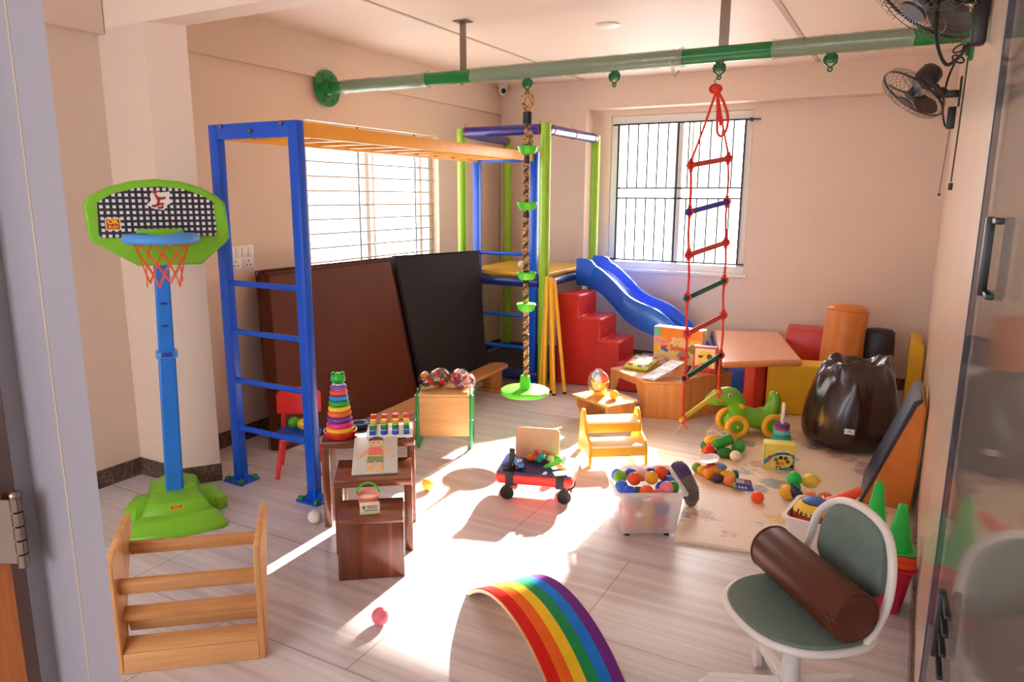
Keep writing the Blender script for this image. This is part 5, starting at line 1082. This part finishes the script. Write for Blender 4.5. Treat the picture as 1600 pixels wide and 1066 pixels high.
def ballmat():
    k = NT('three_colour_ball'); c = k.n('ShaderNodeTexCoord'); sp = k.n('ShaderNodeSeparateXYZ'); k.l(c.outputs['Object'], sp.inputs[0])
    mr = k.n('ShaderNodeMapRange'); mr.inputs[1].default_value = -.1; mr.inputs[2].default_value = .1; k.l(sp.outputs[2], mr.inputs[0])
    ramp = k.n('ShaderNodeValToRGB'); ramp.color_ramp.interpolation = 'CONSTANT'; e = ramp.color_ramp.elements
    st_ = [(0,(240,200,60)), (.2,(206,44,34)), (.62,(30,26,26)), (.64,(246,206,64)), (.86,(30,26,26)), (.88,(60,100,190))]
    while len(e) < len(st_): e.new(.5)
    for i, (p, cc) in enumerate(st_): e[i].position = p; e[i].color = lin(cc)
    k.l(mr.outputs[0], ramp.inputs[0]); k.l(ramp.outputs[0], k.b.inputs['Base Color']); k.b.inputs['Roughness'].default_value = .4
    no = k.n('ShaderNodeTexVoronoi', Scale=220.0); k.l(c.outputs['Object'], no.inputs['Vector']); k.bump(no.outputs['Distance'], .15); return k.m
B().sphere((0,0,0), .092, 36, 24, (18,-14,0)).build('ball_skin', ballmat(), t)
for i, ch in enumerate('Sports'):
    a = -34+i*14.; M = RZ(a-22) @ TR(0,-.0865,.038) @ RX(66); text('lettering', ch, .026, m_black, t, M, ext=.001, bold=.0006)
m_cone_g = pm('neon_green_cone', (30,206,84), .35); m_cone_o = pm('neon_orange_cone', (250,88,36), .4)
def cone(lab, mat, loc, h=.19, r=.05, base=.125, rz=0, rot=None, tilt=None):
    t = thing('training_cone', lab, 'cone', loc, rz, rot=rot)
    b = B(); b.loft([[V(x,y,z) for x, y in rrect(base-i, base-i, .02, 3)] for z, i in ((0,0), (.008,.004))]); b.build('base_plate', mat, t)
    b = B(); b.lathe([(r,.0), (r,.008), (r*.9,.02), (.016,h-.004), (.012,h), (.006,h), (.0045,h-.006)], n=30); b.build('cone_body', mat, t, smooth=60)
    return t
cone('orange training cone lying tilted in the white basket behind the ball', m_cone_o, (-.19,3.40,.21), .16, .045, .10, rot=(rad(10), rad(48), rad(20)))
m_crim = pm('crimson_tub_plastic', (206,40,72), .35)
O_ = (.012,3.03); t = thing('red_tub', 'crimson plastic tub full of cones at the right wall behind the swivel chair', 'tub', (*O_, 0), 4)
b = B(); b.loft([rr2(.2,.16,.0), rr2(.21,.17,.01), rr2(.265,.21,.2), rr2(.26,.205,.2), rr2(.2,.16,.015), rr2(.19,.15,.01)]); b.build('bin', m_crim, t, smooth=50)
b = B(); b.loft([rr2(.266,.212,.192), rr2(.285,.232,.194), rr2(.287,.234,.205), rr2(.26,.206,.207)], cap=False, closed=True); b.build('rim', m_crim, t)
for i in range(6):
    nm = ['bottom', 'second', 'third', 'fourth', 'fifth', 'top'][i]
    cone('%s of the orange cones stacked in the crimson tub' % nm, m_cone_o, (.088+.004*math.sin(i*3), 2.99+.004*math.cos(i*2), .204+i*.0095), .07, .045, .124, rz=4+5*math.sin(i*2))
cone('neon green training cone on the stack of orange cones, nearer the right wall', m_cone_g, (.088,2.988,.263), .185, .052, .122, rz=6)
cone('neon green training cone left of the other one, behind the swivel chair back', m_cone_g, (.0,3.09,.209), .275, .06, .125, rz=-12)
# ---------------------------------------------------------------- swivel chair and brown bolster
m_sage = pm('sage_grey_fabric', (112,130,124), .85, var=.06, scale=40, bump=.08, bscale=200, spec=.2); m_cw = pm('white_chair_frame', (232,228,226), .3, var=.02)
CX, CY = -.186, 2.163
t = thing('swivel_chair', 'small sage green swivel chair with a white frame in the right foreground', 'chair', (CX, CY, 0), -49.6)
# seat shape in local frame: front is -y
sh = [(-.20,.13), (-.225,.02), (-.21,-.09), (-.15,-.17), (-.06,-.205), (.06,-.205), (.15,-.17), (.21,-.09), (.225,.02), (.20,.13), (.10,.185), (-.10,.185)]
loop = []; Pn = [V(x,y,0) for x, y in sh]; m = len(Pn)
for i in range(m):
    a, b_, c, d = Pn[i-1], Pn[i], Pn[(i+1) % m], Pn[(i+2) % m]
    for j in range(4):
        u = j/4; loop.append(.5*((2*b_)+(c-a)*u+(2*a-5*b_+4*c-d)*u*u+(3*b_-a-3*c+d)*u**3))
loop = [p*.92 for p in loop]
def scaled(k, z, dish=0.): return [V(p.x*k, p.y*k-.01*(1-k), z) for p in loop]
SZ = .37
b = B(); b.loft([scaled(.9,SZ-.028), scaled(.97,SZ-.024), scaled(.985,SZ-.005), scaled(.96,SZ+.008), scaled(.8,SZ+.012), scaled(.4,SZ+.006), scaled(.05,SZ+.004)]); b.build('seat', m_sage, t, smooth=60)
b = B(); b.tube([V(p.x, p.y, SZ-.012) for p in loop], .0125, 10, True); b.build('seat_rim', m_cw, t)
bk = [(-.185,.01), (-.19,.10), (-.175,.19), (-.12,.265), (0,.285), (.12,.265), (.175,.19), (.19,.10), (.185,.01), (.12,-.04), (0,-.05), (-.12,-.04)]
bk = [(x*.87, (z+.05)*.78) for x, z in bk]
Mb = TR(0,.172,SZ+.055) @ RX(-5)
lp2 = []; Pn = [V(x,0,z) for x, z in bk]; m = len(Pn)
for i in range(m):
    a, b_, c, d = Pn[i-1], Pn[i], Pn[(i+1) % m], Pn[(i+2) % m]
    for j in range(4):
        u = j/4; lp2.append(.5*((2*b_)+(c-a)*u+(2*a-5*b_+4*c-d)*u*u+(3*b_-a-3*c+d)*u**3))
cz = V(0,0,.13)
def bs(k, y): return [Mb @ (cz+(p-cz)*k+V(0,y-.10*(((p-cz)*k).x**2)*4,0)) for p in lp2]
b = B(); b.loft([bs(.1,.016), bs(.6,.016), bs(.86,.014), bs(.9,.0), bs(.86,-.014), bs(.6,-.02), bs(.1,-.022)]); b.build('backrest', m_sage, t, smooth=60)
fl = [V(-.19,.09,SZ-.012), Mb @ V(-.188,-.04,-.01), Mb @ V(-.186,-.02,.07), Mb @ V(-.168,-.015,.17), Mb @ V(-.105,.0,.235), Mb @ V(0,.0,.258), Mb @ V(.105,.0,.235), Mb @ V(.168,-.015,.17), Mb @ V(.186,-.02,.07), Mb @ V(.188,-.04,-.01), V(.19,.09,SZ-.012)]
b = B(); b.tube(smoothpath(fl, 5), .013, 10); b.build('back_loop', m_cw, t)
b = B(); b.cyl((0,-.0,.10), (0,-.0,SZ-.03), .03, .024, n=24); b.cyl((0,0,SZ-.05), (0,0,SZ-.024), .06, .09); b.build('column', m_cw, t)
b = B(); b.cyl((0,0,.075), (0,0,.13), .042, .036, n=24); b.build('hub', m_cw, t)
for k in range(5):
    a = rad(190.6+49.6-72*k); d = V(math.cos(a), math.sin(a), 0); e = d*.245; s_ = V(-d.y, d.x, 0)
    b = B(); b.hexa([s_*-.02+V(0,0,.085), s_*.02+V(0,0,.085), s_*.02+V(0,0,.125), s_*-.02+V(0,0,.125)], [e-s_*.014+V(0,0,.068), e+s_*.014+V(0,0,.068), e+s_*.014+V(0,0,.09), e-s_*.014+V(0,0,.09)]); b.build('base_arm', m_cw, t, bev=.004)
    b = B()
    for q in (-.014, .014): b.cyl(e+s_*(q-.008)+V(0,0,.03), e+s_*(q+.008)+V(0,0,.03), .03, n=22)
    b.cyl(e+V(0,0,.03), e+V(0,0,.075), .009); b.build('caster', m_cw, t)
m_bol = pm('brown_leatherette', (88,44,30), .42, var=.12, scale=5, bump=.05, bscale=25, spec=.3)
ctr = V(-.158,2.18,SZ+.091); dl = V(.275,-.325,0).normalized()
t = thing('bolster', 'brown leatherette bolster lying across the sage green swivel chair', 'bolster', ctr-dl*.215+V(0,0,.006), 0, rot=dl.to_track_quat('Z', 'Y').to_euler())
r, L = .076, .43
b = B(); b.lathe([(0,0), (r*.8,0), (r*.95,.006), (r,.02), (r,L*.5), (r,L-.02), (r*.95,L-.006), (r*.8,L), (0,L)], n=48); b.build('cover', m_bol, t, smooth=50, sub=0)
for z in (.008, L-.008): B().torus((0,0,z), r*.965, .004, n=44, k=6).build('piping', m_bol, t)
b = B(); b.box((-r*.98,.01,L-.01), (.006,.01,.02)); b.box((-r*1.05,.01,L-.005), (.003,.006,.03)); b.build('zip_pull', m_steel, t)
